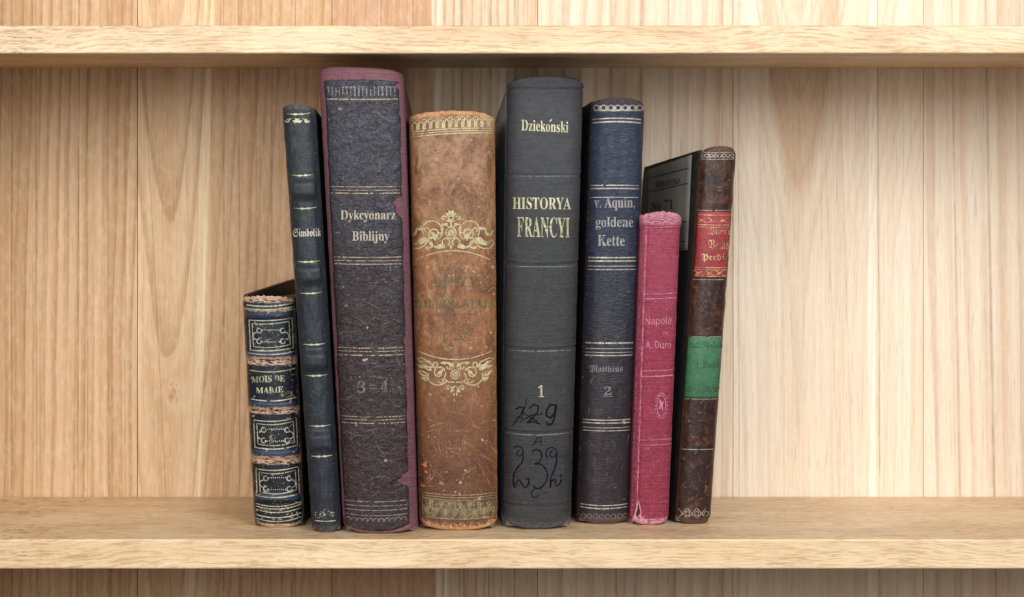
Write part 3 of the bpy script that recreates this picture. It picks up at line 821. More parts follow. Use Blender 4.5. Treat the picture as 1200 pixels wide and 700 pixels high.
def pxr(c):
    Y = 92 + 530 * c; x = 467 + (Y - 92) / 530 * 12.5 + j2(c)
    if Y < 100: x -= 5 * (1 - abs(Y - 97) / 5) if abs(Y - 97) < 5 else 0
    for yc, hw, d in ((242, 12, 8), (566, 5, 8), (571, 4, 11), (236, 5, 4), (574, 5, 3), (130, 3, 1.5), (402, 4, 2)):
        if abs(Y - yc) < hw: x -= d * (1 - ((Y - yc) / hw) ** 2) ** 0.6
    return x
patch('leather_panel', b.at, pxl, pxr, lambda a: 92.5 + 2.0 * (2 * a - 1) ** 2 + 1.5 * a + 0.8 * j3(a * 0.3), lambda a: 622.5 - 9 * abs(2 * a - 1) ** 2.5 + 0.4 * j3(a),
      PN, r, off=0.0005, nx=30, ny=220, th=0.0007)
g = Ink()
def ed3(Y): f = (Y - 92) / 530; return 383 + 24 * f, 465 + 12 * f
for y, w, sg in ((106, 0.1, 0), (116.5, 1.5, 0.5), (219, 1.0, 0.5), (223, 0.8, 0.5), (226.5, 1.4, 0.6), (301.5, 1.1, 0.8), (305.5, 0.9, 0.8), (309.5, 1.2, 0.8),
              (407.5, 1.1, 1.2), (411.5, 0.9, 1.2), (416, 1.3, 1.2), (488, 1.0, 1.6), (491.5, 0.8, 1.6), (495.5, 1.1, 1.6)):
    if w > 0.5:
        a, c = ed3(y); g.rule(curve_line(a, c, y - sg / 2, sg), w, jit=0.8)
g.lay('gilt_tooling', b.at, gilt('rubbed_gilt_rules', (176, 158, 128), 0.50, 0.2, 0.42, sc=900), r, off=0.00066)
g = Ink()
for y, w, sg in ((587, 1.1, 2.2), (592, 1.0, 2.2), (597, 1.2, 2.4), (603, 1.0, 2.6)):
    a, c = ed3(y); g.rule(curve_line(a, c, y - sg / 2, sg), w, jit=0.6)
for i in range(11):
    x = 409 + i * 6.4; y = 607.5 + 2.6 * (1 - ((x - 441) / 36) ** 2)
    g.arc(x, y, 2.6, 180, 400, 0.9)
for i in range(14):
    x = 402 + i * 4.6
    if random.random() < 0.85: g.stroke([(x, 101.5), (x + 0.2, 113)], random.choice((1.0, 1.8)), jit=0.8)
    if random.random() < 0.7: g.arc(x + 2, 103.5, 1.7, 180, 360, 0.9)
for i in range(5):
    x = 386 + i * 4; g.stroke([(x, 103), (x, 112)], 0.9, jit=0.9)
g.lay('blind_tooling', b.at, gilt('grey_rubbed_tooling', (140, 132, 132), 0.49, 0.1, 0.5, sc=900), r, off=0.00066)
ck = gilt('pale_crack_lines', (138, 126, 126), 0.45, 0, 0.7, sc=900, amax=0.75)
wear_marks(b, 'cracks', 44, lambda y: (ed3(y)[0], ed3(y)[1] - 1), (118, 580), (8, 34), (0.4, 0.85), lambda r_: r_.uniform(-0.5, 0.7) if r_.random() < 0.75 else r_.uniform(1, 2.2), 0.32, ck, 13, off=0.00062, branch=0.08)
wear_marks(b, 'fine_cracks', 150, lambda y: (ed3(y)[0], ed3(y)[1] - 1), (118, 604), (3, 12), (0.35, 0.7), lambda r_: r_.uniform(-0.7, 0.9), 0.4, gilt('fine_crack_lines', (128, 120, 126), 0.47, 0, 0.7, sc=900, amax=0.6), 14, off=0.00061, blobs=60, blob=(0.3, 1.0))
wear_marks(b, 'rubbed_spots', 0, lambda y: (ed3(y)[0], ed3(y)[1] - 1), (98, 600), (3, 12), (0.35, 0.7), lambda r_: 0, 0.7, gilt('rubbed_tan_spots', (178, 148, 130), 0.46, 0, 0.7, sc=900), 15, off=0.00063, blobs=22, blob=(0.6, 2.2))
t = Ink(); t.line('Dykcyonarz', 'b', 399.5, 463, 246.5, 260.5, tilt=-0.4); t.line('Biblijny', 'b', 413, 456, 271, 285.5, tilt=-0.2)
t.lay('lettering', b.at, gilt('rubbed_gilt_lettering', (178, 164, 134), 0.44, 0.2, 0.42, dull=(130, 128, 130)), r, off=0.00068)
t = Ink(); t.text('3', 'b', 419, 428.5, 446.5, 460.5); t.line('=', 'b', 433, 442, 451, 456); t.line('4.', 'b', 446, 458, 446, 460)
t.lay('volume_number', b.at, gilt('faded_number', (122, 116, 118), 0.45, 0.1, 0.5, amax=0.8), r, off=0.00068)

# ================================================================== 4 tan leather book with scroll ornaments
b = Book((479, 136), (580, 135), (491, 604), (583, 602), 130, 622, 0.011, n=3.2, rag=0.0005, headr=0.0012, raise_=0.003, rc=0.0012)
M = leather('tan_scuffed_calf', (212, 164, 124), (190, 126, 78), (108, 62, 44), (216, 160, 114), edge=0.6, ends=0.9, scuff=0.50, scuffcol=(208, 164, 130), rough=0.47, seed=7, blot=0.5,
            soft=((112, 66, 42), (224, 172, 124)), cut=(0.30, 0.80))
r = root_for(b, 'scroll_book', 'scuffed tan leather book with two gilt scroll ornaments, right of the mauve book')
build_spine(b, r, M)
BD = leather('brown_boards', (110, 78, 58), (96, 66, 50), (80, 54, 42), (160, 120, 90), edge=0, ends=0.4, scuff=0.3, rough=0.6, seed=8)
slab('board', b, r, -1, 0.085, 0.0, BD, drop=0.006); slab('board', b, r, 1, 0.085, -0.03, BD, drop=0.006)
page_block(b, r, 0.085, 0.0, -0.03, drop=0.006)
g = Ink(); L_ = (196, 182, 134)
def y_h(x, base, k): return base + k * ((x - 532) / 50) ** 2 - (x - 532) * 0.045 * (1 if base < 300 else 0.0)
xs_ = [481 + 98 * i / 40 for i in range(41)]
for yb_, w in ((152.5, 1.3), (155.3, 1.0), (158, 1.2)):
    g.stroke([(x, y_h(x, yb_ + (-1.5), 2.2)) for x in xs_ if 482 < x < 578], w, jit=0.4)
for i in range(13):
    x = 486 + i * 7.5; y = y_h(x, 144, 2.2)
    g.arc(x, y, 2.5, 180, 360, 1.3, ry=4.0); g.stroke([(x - 2.5, y), (x - 2.5, y + 5.5)], 1.3); g.stroke([(x + 2.5, y), (x + 2.5, y + 5.5)], 1.3)
    g.arc(x + 3.7, y - 4.5, 2.4, 180, 380, 0.9); g.disc(x + 3.7, y - 3.6, 0.8, n=6)
    g.stroke([(x - 3.75, y + 5.5), (x - 3.75, y - 2)], 1.0)
# large scroll ornament
g.cut('scroll_ornament')
cx = 528.5
h = Ink()   # right half
h.stroke([(cx + 2, 266), (cx + 9, 262.5), (cx + 12, 264), (cx + 9, 268), (cx + 10, 276), (cx + 15, 281)], 1.1)
h.arc(cx + 22, 270, 11.5, 150, 395, 1.3, ry=11)
h.spiral(cx + 19, 274, 7.5, 60, 1.15, 1.5, -1); h.spiral(cx + 29, 270, 4.8, 100, 1.0, 1.4, 1)
h.spiral(cx + 24, 283, 6, 190, 0.8, 2.0, 1)
h.leaf(cx + 15, 280, cx + 26, 270, 4.5); h.leaf(cx + 26, 281, cx + 20, 291, 4); h.leaf(cx + 28, 279, cx + 44, 288, 7.5); h.leaf(cx + 33, 278, cx + 37, 287, 4.5)
h.stroke([(cx + 26, 279), (cx + 31, 288), (cx + 38, 291.5), (cx + 46, 291), (cx + 49.5, 286), (cx + 48.5, 281), (cx + 45.5, 282.5)], 1.5)
h.leaf(cx + 33, 267.5, cx + 40, 268.5, 4.5); h.stroke([(cx + 34, 268), (cx + 40, 268), (cx + 41, 273), (cx + 45, 276), (cx + 49, 271)], 2.3); h.leaf(cx + 40, 274, cx + 49, 276, 4)
h.disc(cx + 49, 270.5, 1.4)
h.arc(cx + 6, 284, 4.3, 130, 420, 1.3, ry=4.6)
h.stroke([(cx + 7, 289), (cx + 14, 291), (cx + 21, 288.5), (cx + 25, 290.5), (cx + 29, 291.5)], 2.0); h.disc(cx + 28, 291, 2.1); h.leaf(cx + 8, 286, cx + 19, 290.5, 3.6)
h.leaf(cx + 3, 262, cx + 12, 264.5, 2.6); h.spiral(cx + 8.5, 256, 3.2, 200, 1.0, 1.4, 1)
h.stroke([(cx + 1, 287), (cx + 0.2, 292)], 1.2)
h.spiral(cx + 12, 270, 4.0, 10, 0.8, 1.1, 1); h.leaf(cx + 33, 281, cx + 46, 285.5, 3.0)
g.mirror(cx, h)
# rosette and crowning flower
for k in range(8):
    a_ = math.radians(45 * k); g.leaf(cx + 1.4 * math.cos(a_), 273 + 1.4 * math.sin(a_), cx + 4.6 * math.cos(a_), 273 + 4.8 * math.sin(a_), 2.4)
g.arc(cx, 273, 6, 0, 360, 1.3, ry=6.3); g.disc(cx, 273, 1)
for a_ in (-60, -20, 20, 60): 
    q_ = math.radians(a_ - 90); g.leaf(cx, 254, cx + 8.0 * math.cos(q_), 254 + 9.0 * math.sin(q_), 4.6)
g.arc(cx, 254.5, 3.2, 0, 360, 1.8, ry=3.4); g.stroke([(cx, 258), (cx, 266)], 2.0); g.leaf(cx - 6, 259, cx + 6, 259, 2.5)
g.stroke([(x, 294 + 10.5 * abs((x - 531) / 43) ** 2.0) for x in [488 + 86 * i / 30 for i in range(31)]], 1.1, jit=0.4)
g.cut('scroll_ornament')
# lower ornament
cx = 533.5
g.stroke([(x, 421.5 - 10 * abs((x - 533) / 43) ** 2.0) for x in [490 + 86 * i / 30 for i in range(31)]], 1.2, jit=0.4)
h = Ink()
h.spiral(cx + 19, 437, 7.5, 200, 1.3, 1.4, 1); h.spiral(cx + 9, 430, 5, 330, 1.0, 1.3, -1); h.arc(cx + 20, 441, 12, -20, 150, 1.3, ry=10.5)
h.leaf(cx + 24, 430, cx + 43, 422.5, 6); h.leaf(cx + 27, 434, cx + 40, 427, 4.5); h.leaf(cx + 33, 440, cx + 44, 434, 5.5); h.leaf(cx + 31, 445, cx + 40, 442, 5)
h.stroke([(cx + 24, 432), (cx + 30, 424), (cx + 40, 419.5), (cx + 45, 421)], 1.4); h.spiral(cx + 24, 427, 4, 100, 0.9, 1.4, 1)
h.leaf(cx + 2, 430, cx + 10, 424, 3.6); h.leaf(cx + 10, 425, cx + 18, 425.5, 3.2); h.arc(cx + 6, 429, 4, 20, 250, 1.2)
h.stroke([(cx + 1, 448), (cx + 8, 448), (cx + 13, 444), (cx + 11, 437)], 1.3); h.spiral(cx + 8, 455, 3.2, 180, 1.1, 1.3, 1)
h.leaf(cx, 452, cx + 6, 461, 4); h.leaf(cx, 453, cx + 2.2, 465, 3.4); h.spiral(cx + 16, 446, 4, 0, 0.8, 1.2, 1)
h.leaf(cx + 14, 433, cx + 22, 440, 3.4); h.leaf(cx + 36, 431, cx + 44, 428, 3.6)
g.mirror(cx, h)
g.arc(cx, 439, 5.2, 0, 360, 1.2)
for k in range(8):
    a_ = math.radians(45 * k + 20); g.leaf(cx, 439, cx + 4.4 * math.cos(a_), 439 + 4.4 * math.sin(a_), 2.0)
g.arc(cx, 455, 2.2, 0, 360, 1.3)
g.lay('gilt_tooling', b.at, gilt('old_greenish_gilt', (188, 176, 132), 0.43, 0.2, 0.46, dull=(150, 136, 98)), r)
e4 = lambda y: (481 + (y - 136) / 468 * 12, 579 + (y - 136) / 468 * 3)
lt = gilt('light_scuffed_leather', (216, 176, 140), 0.46, 0, 0.75, sc=1100, amax=0.65)
wear_marks(b, 'scratches', 100, e4, (162, 578), (3, 22), (0.3, 0.8), lambda r_: r_.choice((r_.gauss(1.3, 0.35), r_.gauss(-0.5, 0.5), r_.gauss(0.7, 0.3))), 0.18, lt, 21)
wear_marks(b, 'rubbed_spots', 0, e4, (164, 612), (5, 26), (0.4, 1.1), lambda r_: 0, 0.18, lt, 22, blobs=130, blob=(0.4, 2.4))
wear_marks(b, 'dark_stains', 40, e4, (150, 612), (3, 14), (0.4, 0.9), lambda r_: r_.gauss(1.4, 0.5), 0.3, gilt('dark_leather_stains', (84, 54, 42), 0.50, 0, 0.6, sc=900, amax=0.45), 23, off=0.00016, blobs=90, blob=(0.5, 2.6))
wear_marks(b, 'orange_patches', 0, lambda y: (494, 500), (540, 575), (5, 26), (0.4, 1.1), lambda r_: 0, 0.18, gilt('raw_leather', (200, 120, 78), 0.36, 0, 0.75), 25, blobs=4, blob=(2.5, 3.6))
# darkened roll at the tail
roll = NT('tarnished_gilt_roll'); rp = roll.obj(); rn = roll.noise(rp, 220, 4, 0.65); rn2 = roll.noise(rp, 900, 2, 0.6)
RM = roll.done(roll.bsdf(roll.mix(roll.step(rn, 0.42, 0.62), lin((124, 104, 74)), lin((66, 54, 48))), 0.5, None, 0.1), roll.step(roll.add(roll.mul(rn2, 0.5), roll.mul(rn, 0.5)), 0.38, 0.5))
g = Ink()
for i in range(24):
    xa, xc = 495 + i * 3.6, 495 + (i + 1) * 3.6
    f = lambda x, y: y - 4 * ((x - 539) / 45) ** 2
    g.poly([(xa, f(xa, 587)), (xc, f(xc, 587)), (xc, f(xc, 608)), (xa, f(xa, 608))])
g.lay('tarnished_band', b.at, RM, r, off=0.00010)
g = Ink(); f = lambda x, y: y - 4 * ((x - 539) / 45) ** 2
for y, w in ((580.5, 1.1), (583.5, 1.1), (586.5, 1.0), (608.5, 1.1)): g.stroke([(x, f(x, y)) for x in [495 + 87 * i / 24 for i in range(25)]], w, jit=0.5)
for i in range(8):
    x = 500 + i * 11.2
    g.stroke([(x - 4.5, f(x, 589)), (x - 4.8, f(x, 596)), (x, f(x, 605)), (x + 4.8, f(x, 596)), (x + 4.5, f(x, 589))], 1.1)
    g.leaf(x, f(x, 603), x, f(x, 594), 2.4); g.leaf(x, f(x, 600), x - 3, f(x, 596), 1.5); g.leaf(x, f(x, 600), x + 3, f(x, 596), 1.5)
    g.arc(x + 5.6, f(x, 591), 2.2, 0, 360, 1.0)
g.lay('gilt_roll', b.at, gilt('tail_gilt', (156, 138, 98), 0.47, 0.15, 0.5), r, off=0.00022)
t = Ink(); t.line('LISTY', 'b', 508, 559, 324, 336, space=1.45); t.line('X.H.KOŁŁĄTAJA', 'b', 485, 580, 350.5, 363.5, space=1.05, bend=0.0)
t.stroke([(506, 368.5), (558, 368.5)], 0.9); t.line('T. 2.', 'b', 517, 551, 388, 399.5, space=1.5)
t.lay('lettering', b.at, gilt('green_oxidised_gilt', (92, 94, 64), 0.22, 0.0, 0.8, dull=(64, 70, 48)), r)

# ================================================================== 5 plain grey cloth book
zz = lambda Y: zpx(621, 0.013, Y)
def rel(q, z):
    h = 0.0
    for y, a in ((206, 0.00035), (311, 0.0004), (410, 0.0004), (508, 0.0004), (594, 0.0003), (105, 0.0006)):
        zc = zz(y) - 0.0 + (0.0012 if y > 300 else 0.0004) * q * q
        d = (z - zc) / 0.0007
        if abs(d) < 3: h += -a * math.exp(-d * d) + a * 0.6 * math.exp(-(d - 1.8) ** 2)
    return h
b = Book((594, 95), (683, 95), (588, 596), (669, 596), 89, 621, 0.014, n=3.0, relief=rel, raise_=0.004, rc=0.0012, headr=0.0016, yaw=math.radians(1.5))
M = leather('grey_buckram', (92, 92, 98), (70, 70, 71), (54, 51, 54), (112, 110, 112), edge=0.15, ends=0.35, scuff=0.05, scuffcol=(140, 140, 140), rough=0.60, seed=9, cloth=0.55, grain=0.35, blot=0.25, spec=0.25)  # paler top colour stands in for the sheen on the upper spine
r = root_for(b, 'grey_book', 'thick plain charcoal cloth book with inked numbers low on its spine')
build_spine(b, r, M, rows=320)
BD = leather('marbled_grey_boards', (196, 202, 214), (176, 182, 196), (130, 134, 146), (60, 60, 66), edge=0, ends=0.5, scuff=0.5, scuffcol=(66, 70, 80), rough=0.4, seed=10, ripple=0.5)
slab('board', b, r, -1, 0.088, -0.05, BD, drop=0.015, rise=-0.003); slab('board', b, r, 1, 0.088, -0.05, BD, drop=0.012)
page_block(b, r, 0.088, -0.05, -0.05, drop=0.015, rise=-0.003)
GB = gilt('bright_gold_lettering', (192, 187, 150), 0.36, 0.2, 0.45, dull=(150, 146, 112))
t = Ink(); t.line('Dziekonski', 'b', 611, 666, 141.5, 154.5, tilt=2.5); t.stroke([(644.2, 143.0), (646.6, 139.8)], 1.3)
t.line('HISTORYA', 'b', 601, 669, 231.5, 245.5, tilt=0.5); t.line('1', 'b', 630.5, 637.5, 451.5, 465.5)
t.lay('lettering', b.at, GB, r)
t = Ink(); t.line('FRANCYI', 'b', 606, 667.5, 254.5, 278.5, tilt=1.0)
t.lay('lettering', b.at, gilt('rubbed_gold_lettering', (188, 182, 142), 0.44, 0.2, 0.45, sc=700), r)
inkm = NT('black_pen_ink'); ip = inkm.obj(); INK = inkm.done(inkm.bsdf(lin((14, 15, 24)), 0.8, spec=0.12), inkm.step(inkm.noise(ip, 900, 2, 0.6), 0.22, 0.46, 0.40, 0.80))
t = Ink()
t.stroke([(604, 480), (609, 477), (614, 478), (611, 485), (606, 492), (601, 499)], 1.8, jit=0.4); t.stroke([(617, 466), (615, 478), (611, 492)], 1.0); t.stroke([(606, 488), (613, 490)], 1.5)
t.stroke([(620, 479), (625, 474), (631, 476), (630, 483), (624, 490), (617, 496), (624, 494), (633, 497)], 2.0, jit=0.3)
t.stroke([(609, 495), (622, 487), (636, 485)], 1.5); t.stroke([(613, 484), (630, 494)], 1.2)
t.stroke([(651, 475), (645, 474), (641, 480), (640, 487), (645, 490), (650, 484), (652, 474), (650, 488), (647, 497), (642, 498), (640, 494)], 2.6, jit=0.3)
t.stroke([(624, 523), (630, 513), (634, 513), (634, 522)], 1.2); t.stroke([(626, 519), (635, 517)], 1.0)
for pts, w in (
    ([(602, 533), (601, 527), (605, 523.5), (611, 524.5), (613, 530), (610, 534.5), (606, 533), (606.5, 529), (609.5, 528.5)], 1.5),
    ([(613, 529), (612.5, 540), (606, 549), (602, 557), (602.5, 571), (605, 567), (608, 562.5), (611, 566), (615, 571.5), (619.5, 567), (619, 560.5), (616, 562)], 2.0),
    ([(624, 531), (626, 527.5), (630, 527), (634, 530), (635, 535), (632, 541), (627, 544), (633, 544), (639, 549), (641.5, 556), (639.5, 565), (634, 571.5), (628, 572.5), (625, 569)], 1.9),
    ([(641, 537), (640, 530), (643, 525.5), (649, 525), (652.5, 530), (650.5, 535), (645.5, 535), (644.5, 530.5), (647.5, 529)], 1.5),
    ([(652, 531), (652, 541), (649, 552), (645.5, 560), (645, 571.5), (646, 565), (650, 561.5), (651.5, 569), (655, 568), (657.5, 563), (657, 556)], 1.9),
    ([(627, 573), (622.5, 577), (624, 582), (629, 583), (631, 579)], 1.3)):
    t.stroke(smooth(pts), w, jit=0.7)
t.lay('inked_numbers', b.at, INK, r, off=0.00012)
wear_marks(b, 'scratches', 50, lambda y: (592, 672), (110, 600), (2, 9), (0.3, 0.6), lambda r_: r_.gauss(0, 0.5), 0.2, gilt('grey_scuffs', (112, 112, 116), 0.48, 0, 0.7, amax=0.5), 31, blobs=30, blob=(0.3, 0.8))
wear_marks(b, 'ink_stains', 0, lambda y: (592, 668), (535, 585), (2, 9), (0.3, 0.6), lambda r_: 0, 0.2, gilt('ink_smudges', (38, 36, 44), 0.52, 0, 0.6, amax=0.3), 32, blobs=34, blob=(1.0, 5.0))
g = Ink()
for y, sg in ((206.5, 0.3), (312.5, 0.8), (411, 1.5), (508.5, 3.0)):
    a = 592 - (y - 97) / 100; c = 683 - (y - 96) * 0.028
    g.rule(curve_line(a + 4, c - 4, y - sg / 2, sg), 0.8, taper=True)
g.lay('blind_rules', b.at, gilt('rubbed_grey_rule', (128, 128, 128), 0.50, 0.0, 0.5, sc=500), r)

# ================================================================== 6 navy rippled book
zz = lambda Y: zpx(615, 0.009, Y)
b = Book((692, 119), (755, 121), (675, 598), (737, 600), 114, 615, 0.010, n=2.6, rag=0.0003, raise_=0.0026, rc=0.0010, yaw=math.radians(4))
M = leather('navy_ripple_leather', (64, 73, 98), (54, 54, 64), (60, 47, 50), (132, 96, 76), edge=0.40, ends=0.45, scuff=0.16, scuffcol=(150, 140, 140), rough=0.40, seed=11, ripple=0.9, blot=0.4, cut=(0.38, 0.66), grain=0.4)  # top colour holds both fading and a painted bluish highlight
r = root_for(b, 'navy_book', 'navy rippled leather book with pairs of silvery rules, just left of the pink book')
build_spine(b, r, M, rows=260)
BD = leather('dark_navy_boards', (38, 36, 42), (32, 30, 34), (30, 27, 30), (104, 74, 60), edge=0, ends=0.6, scuff=0.2, rough=0.55, seed=12)
slab('board', b, r, -1, 0.078, -0.08, BD, drop=0.005); slab('board', b, r, 1, 0.078, -0.14, BD, drop=0.005)
page_block(b, r, 0.078, -0.08, -0.14, drop=0.005)
g = Ink()
def ed6(Y): f = (Y - 119) / 480; return 694 - 15.5 * f, 753 - 16.5 * f
for y, w, sg in ((139.5, 1.4, -1.6), (143.5, 1.6, -1.6), (217.5, 1.3, -0.4), (221.2, 1.5, -0.4), (231.5, 0.9, -0.4), (302, 1.5, 0.3), (306, 1.6, 0.3), (312, 0.8, 0.3), (316, 0.9, 0.3),
              (402, 1.6, 0.6), (408.5, 0.8, 0.6), (413, 0.8, 0.8), (416.5, 1.3, 0.8), (492.0, 1.3, 1.2), (495.5, 1.3, 1.2), (501, 0.7, 1.4), (504.5, 0.9, 1.4), (591.5, 1.0, 2.6), (595, 1.3, 2.6)):
    a, c = ed6(y); g.rule(curve_line(a + 1.5, c - 1.5, y - sg / 2, sg), w, jit=0.6)
for i in range(7):
    x = 699 + i * 8.4; y = 126.5
    g.arc(x, y, 3.0, 0, 360, 1.2); g.disc(x + 4.2, y, 1.5, 3.0, n=6); g.stroke([(x - 2, y + 3.4), (x + 6, y + 3.4)], 1.0, jit=0.6)
g.disc(731, 495, 2.2)
g.lay('gilt_tooling', b.at, gilt('silvery_gilt', (184, 176, 162), 0.43, 0.25, 0.40), r)
g = Ink()
for i in range(8):
    x = 684 + i * 7; g.arc(x, 604 + 1.6 * (1 - ((x - 706) / 28) ** 2), 2.6, 0, 360, 1.0)
g.lay('blind_tooling', b.at, gilt('grey_tail_tooling', (112, 100, 100), 0.46, 0.0, 0.5), r)
wear_marks(b, 'scratches', 34, lambda y: (ed6(y)[0] + 1, ed6(y)[1] - 1), (122, 608), (2, 10), (0.35, 0.8), lambda r_: r_.gauss(-1.0, 0.5), 0.3, gilt('pale_scratches', (150, 138, 132), 0.48, 0, 0.7, amax=0.5), 41, blobs=60, blob=(0.3, 1.3))
wear_marks(b, 'worn_edge', 60, lambda y: (ed6(y)[0] - 3.5, ed6(y)[0] + 0.5), (116, 608), (2, 9), (0.5, 1.3), lambda r_: r_.gauss(1.55, 0.2), 0.2, gilt('worn_brown_edge', (134, 96, 74), 0.47, 0, 0.7), 42, blobs=40, blob=(0.4, 1.6))
t = Ink(); t.line('v. Aquin,', 'b', 696.5, 744, 231, 247); t.line('goldene', 'b', 698, 742, 254.5, 269.5); t.line('Kette', 'b', 700.5, 732, 275.5, 288.5)
t.lay('lettering', b.at, gilt('pale_silver_lettering', (154, 149, 144), 0.44, 0.2, 0.45, dull=(126, 120, 122)), r)
t = Ink(); t.line('Matthäus', 'f', 690, 730, 428, 438); t.line('2', 'b', 708, 716.5, 453, 463); t.stroke([(706, 464.5), (718, 464.5)], 0.8)
t.lay('faint_lettering', b.at, gilt('faint_lettering_ink', (122, 114, 116), 0.42, 0.1, 0.5), r)

# ================================================================== 7 pink cloth book
zz = lambda Y: zpx(616, 0.005, Y)
def rel(q, z):
    h = 0.0
    d = (z - zz(258)) / 0.0042
    if abs(d) < 1: h += 0.0007 * (1 - d * d) ** 0.5
    d = (q + 0.72) / 0.05
    if abs(d) < 3: h -= 0.0006 * math.exp(-d * d)
    for y in (344, 350, 433, 441, 515, 521): 
        d = (z - zz(y)) / 0.0005
        if abs(d) < 3: h += 0.00016 * math.exp(-d * d)
    return h
b = Book((750, 252), (797, 252), (738, 604), (783, 602), 248, 616, 0.006, n=3.0, rag=0.0007, relief=rel, raise_=0.0022, rc=0.0007, yaw=math.radians(6), headr=0.0016)
M = leather('pink_cloth', (200, 90, 114), (176, 60, 86), (156, 48, 72), (222, 156, 172), edge=0.55, ends=0.85, scuff=0.35, scuffcol=(216, 142, 162), rough=0.7, seed=13, cloth=0.8, grain=0.3, blot=0.3, spec=0.25,
            worn_bands=[(zz(257) * 1000, 3.6, 0.7), (zz(612) * 1000, 2.2, 0.8)])
r = root_for(b, 'pink_book', 'small raspberry pink cloth book with frayed ends, beside the mottled brown book')
build_spine(b, r, M)
BD = leather('pink_boards', (166, 52, 78), (154, 44, 70), (142, 38, 62), (214, 140, 160), edge=0, ends=0.6, scuff=0.3, scuffcol=(200, 110, 140), rough=0.7, seed=14, cloth=0.6)
slab('board', b, r, -1, 0.052, -0.135, BD, th=0.0016); slab('board', b, r, 1, 0.052, -0.225, BD, th=0.0016)
page_block(b, r, 0.052, -0.135, -0.225, th=0.0016)
g = Ink()
def ed7(Y): f = (Y - 252) / 350; return 757.5 - 12 * f, 795 - 13 * f
for y, w in ((266, 1.0), (344, 0.8), (349.5, 0.9), (434, 0.8), (440.5, 1.3), (515, 0.7), (521, 0.9)):
    a, c = ed7(y); g.rule(curve_line(a, c, y, 0.6, -1.5), w, jit=0.6)
for y in range(268, 600, 4):
    a, c = ed7(y); g.stroke([(a + 0.5 + random.uniform(-0.4, 0.4), y), (a + 0.3 + random.uniform(-0.4, 0.4), y + 4)], random.uniform(0.3, 1.0), jit=0.9)
for k in range(20):
    a_ = 2 * math.pi * k / 20; g.disc(775 + 7 * math.cos(a_), 475.5 + 15 * math.sin(a_), 0.8, n=6)
g.arc(775, 475.5, 5.2, 0, 360, 0.8, ry=12.5); g.leaf(773, 468, 777, 482, 3); g.leaf(772, 480, 778, 470, 2.4)
t = g; t.line('Napole', 's', 756, 787, 371, 383, tilt=-1.0); t.line('III', 's', 776.5, 783, 389, 392); t.line('A. Dum', 's', 756.5, 786, 400, 408.5)
g.lay('pale_stamping', b.at, gilt('pale_pink_rubbed_stamping', (206, 128, 152), 0.45, 0.0, 0.6), r)
wear_marks(b, 'scratches', 50, ed7, (268, 606), (2, 9), (0.3, 0.8), lambda r_: r_.choice((0, 1.57)) + r_.gauss(0, 0.15), 0.15, gilt('pale_pink_rubs', (206, 128, 150), 0.49, 0, 0.7, amax=0.6), 51, blobs=80, blob=(0.3, 1.1))
g = Ink(); g.poly([(748.3, 588), (750.6, 600), (750.2, 611), (745.5, 604)])
dkm = NT('torn_hollow'); g.lay('torn_slit', b.at, dkm.done(dkm.bsdf(lin((52, 20, 30)), 0.9)), r)
g = Ink(); g.stroke([(748.3, 587), (744, 605), (742, 610)], 1.3, jit=0.6); g.stroke([(748.6, 587), (751, 600), (751, 611)], 1.1, jit=0.6)
for k in range(16): g.leaf(747 + random.uniform(-4, 9), 606 + random.uniform(-4, 7), 750 + random.uniform(-4, 9), 609 + random.uniform(-3, 5), 1.2)
fr = NT('frayed_threads'); g.lay('frayed_edge', b.at, fr.done(fr.bsdf(lin((196, 132, 142)), 0.8)), r, off=0.00035)

# ================================================================== 8 mottled brown book with red and green labels
b = Book((818, 176), (862, 176), (790, 600), (832, 604), 171, 615, 0.008, n=2.6, rag=0.0003, raise_=0.002, rc=0.0016, yaw=math.radians(9))
M = leather('mottled_brown_calf', (92, 62, 52), (84, 54, 44), (66, 44, 42), (140, 96, 70), edge=0.40, ends=0.4, scuff=0.28, scuffcol=(166, 128, 104), rough=0.40, seed=15, mott=((42, 34, 38), (150, 88, 58)), blot=0.4, cut=(0.3, 0.7))
r = root_for(b, 'brown_book', 'mottled brown leather book at the right end, with red and green labels')
build_spine(b, r, M)
BD = leather('marbled_black_board', (58, 58, 56), (50, 50, 50), (30, 26, 26), (40, 30, 28), edge=0, ends=0.5, scuff=0.3, scuffcol=(84, 84, 82), rough=0.6, seed=16, mott=((40, 40, 42), (66, 64, 60)), cut=(0.3, 0.5))
SL8 = -0.27; L8 = 0.078
slab('board', b, r, -1, L8, SL8, BD, drop=0.0085); slab('board', b, r, 1, L8, -0.33, BD, drop=0.0085)
page_block(b, r, L8, SL8, -0.33, drop=0.0085)
j4 = jag(1.7, 0.35)
RED = leather('red_label_leather', (208, 80, 84), (196, 70, 76), (188, 66, 72), (120, 50, 44), edge=0.25, ends=0.2, scuff=0.2, scuffcol=(214, 120, 110), rough=0.45, seed=17, blot=0.3)
GRN = leather('green_label_leather', (96, 156, 114), (82, 146, 102), (74, 134, 92), (60, 80, 56), edge=0.25, ends=0.2, scuff=0.25, scuffcol=(120, 160, 120), rough=0.5, seed=18, blot=0.45)
def edg(Y): f = (Y - 176) / 426; return 818 - 28 * f, 862 - 30 * f
patch('red_label', b.at, lambda c: edg(250 + 75 * c)[0] + 4.5 + j4(c), lambda c: edg(250 + 75 * c)[1] - 0.8, lambda a: 249 - 1.0 * math.sin(a * 3), lambda a: 325.5 - 0.6 * math.sin(a * 3), RED, r, off=0.00032, nx=16, ny=30, th=0.0004)
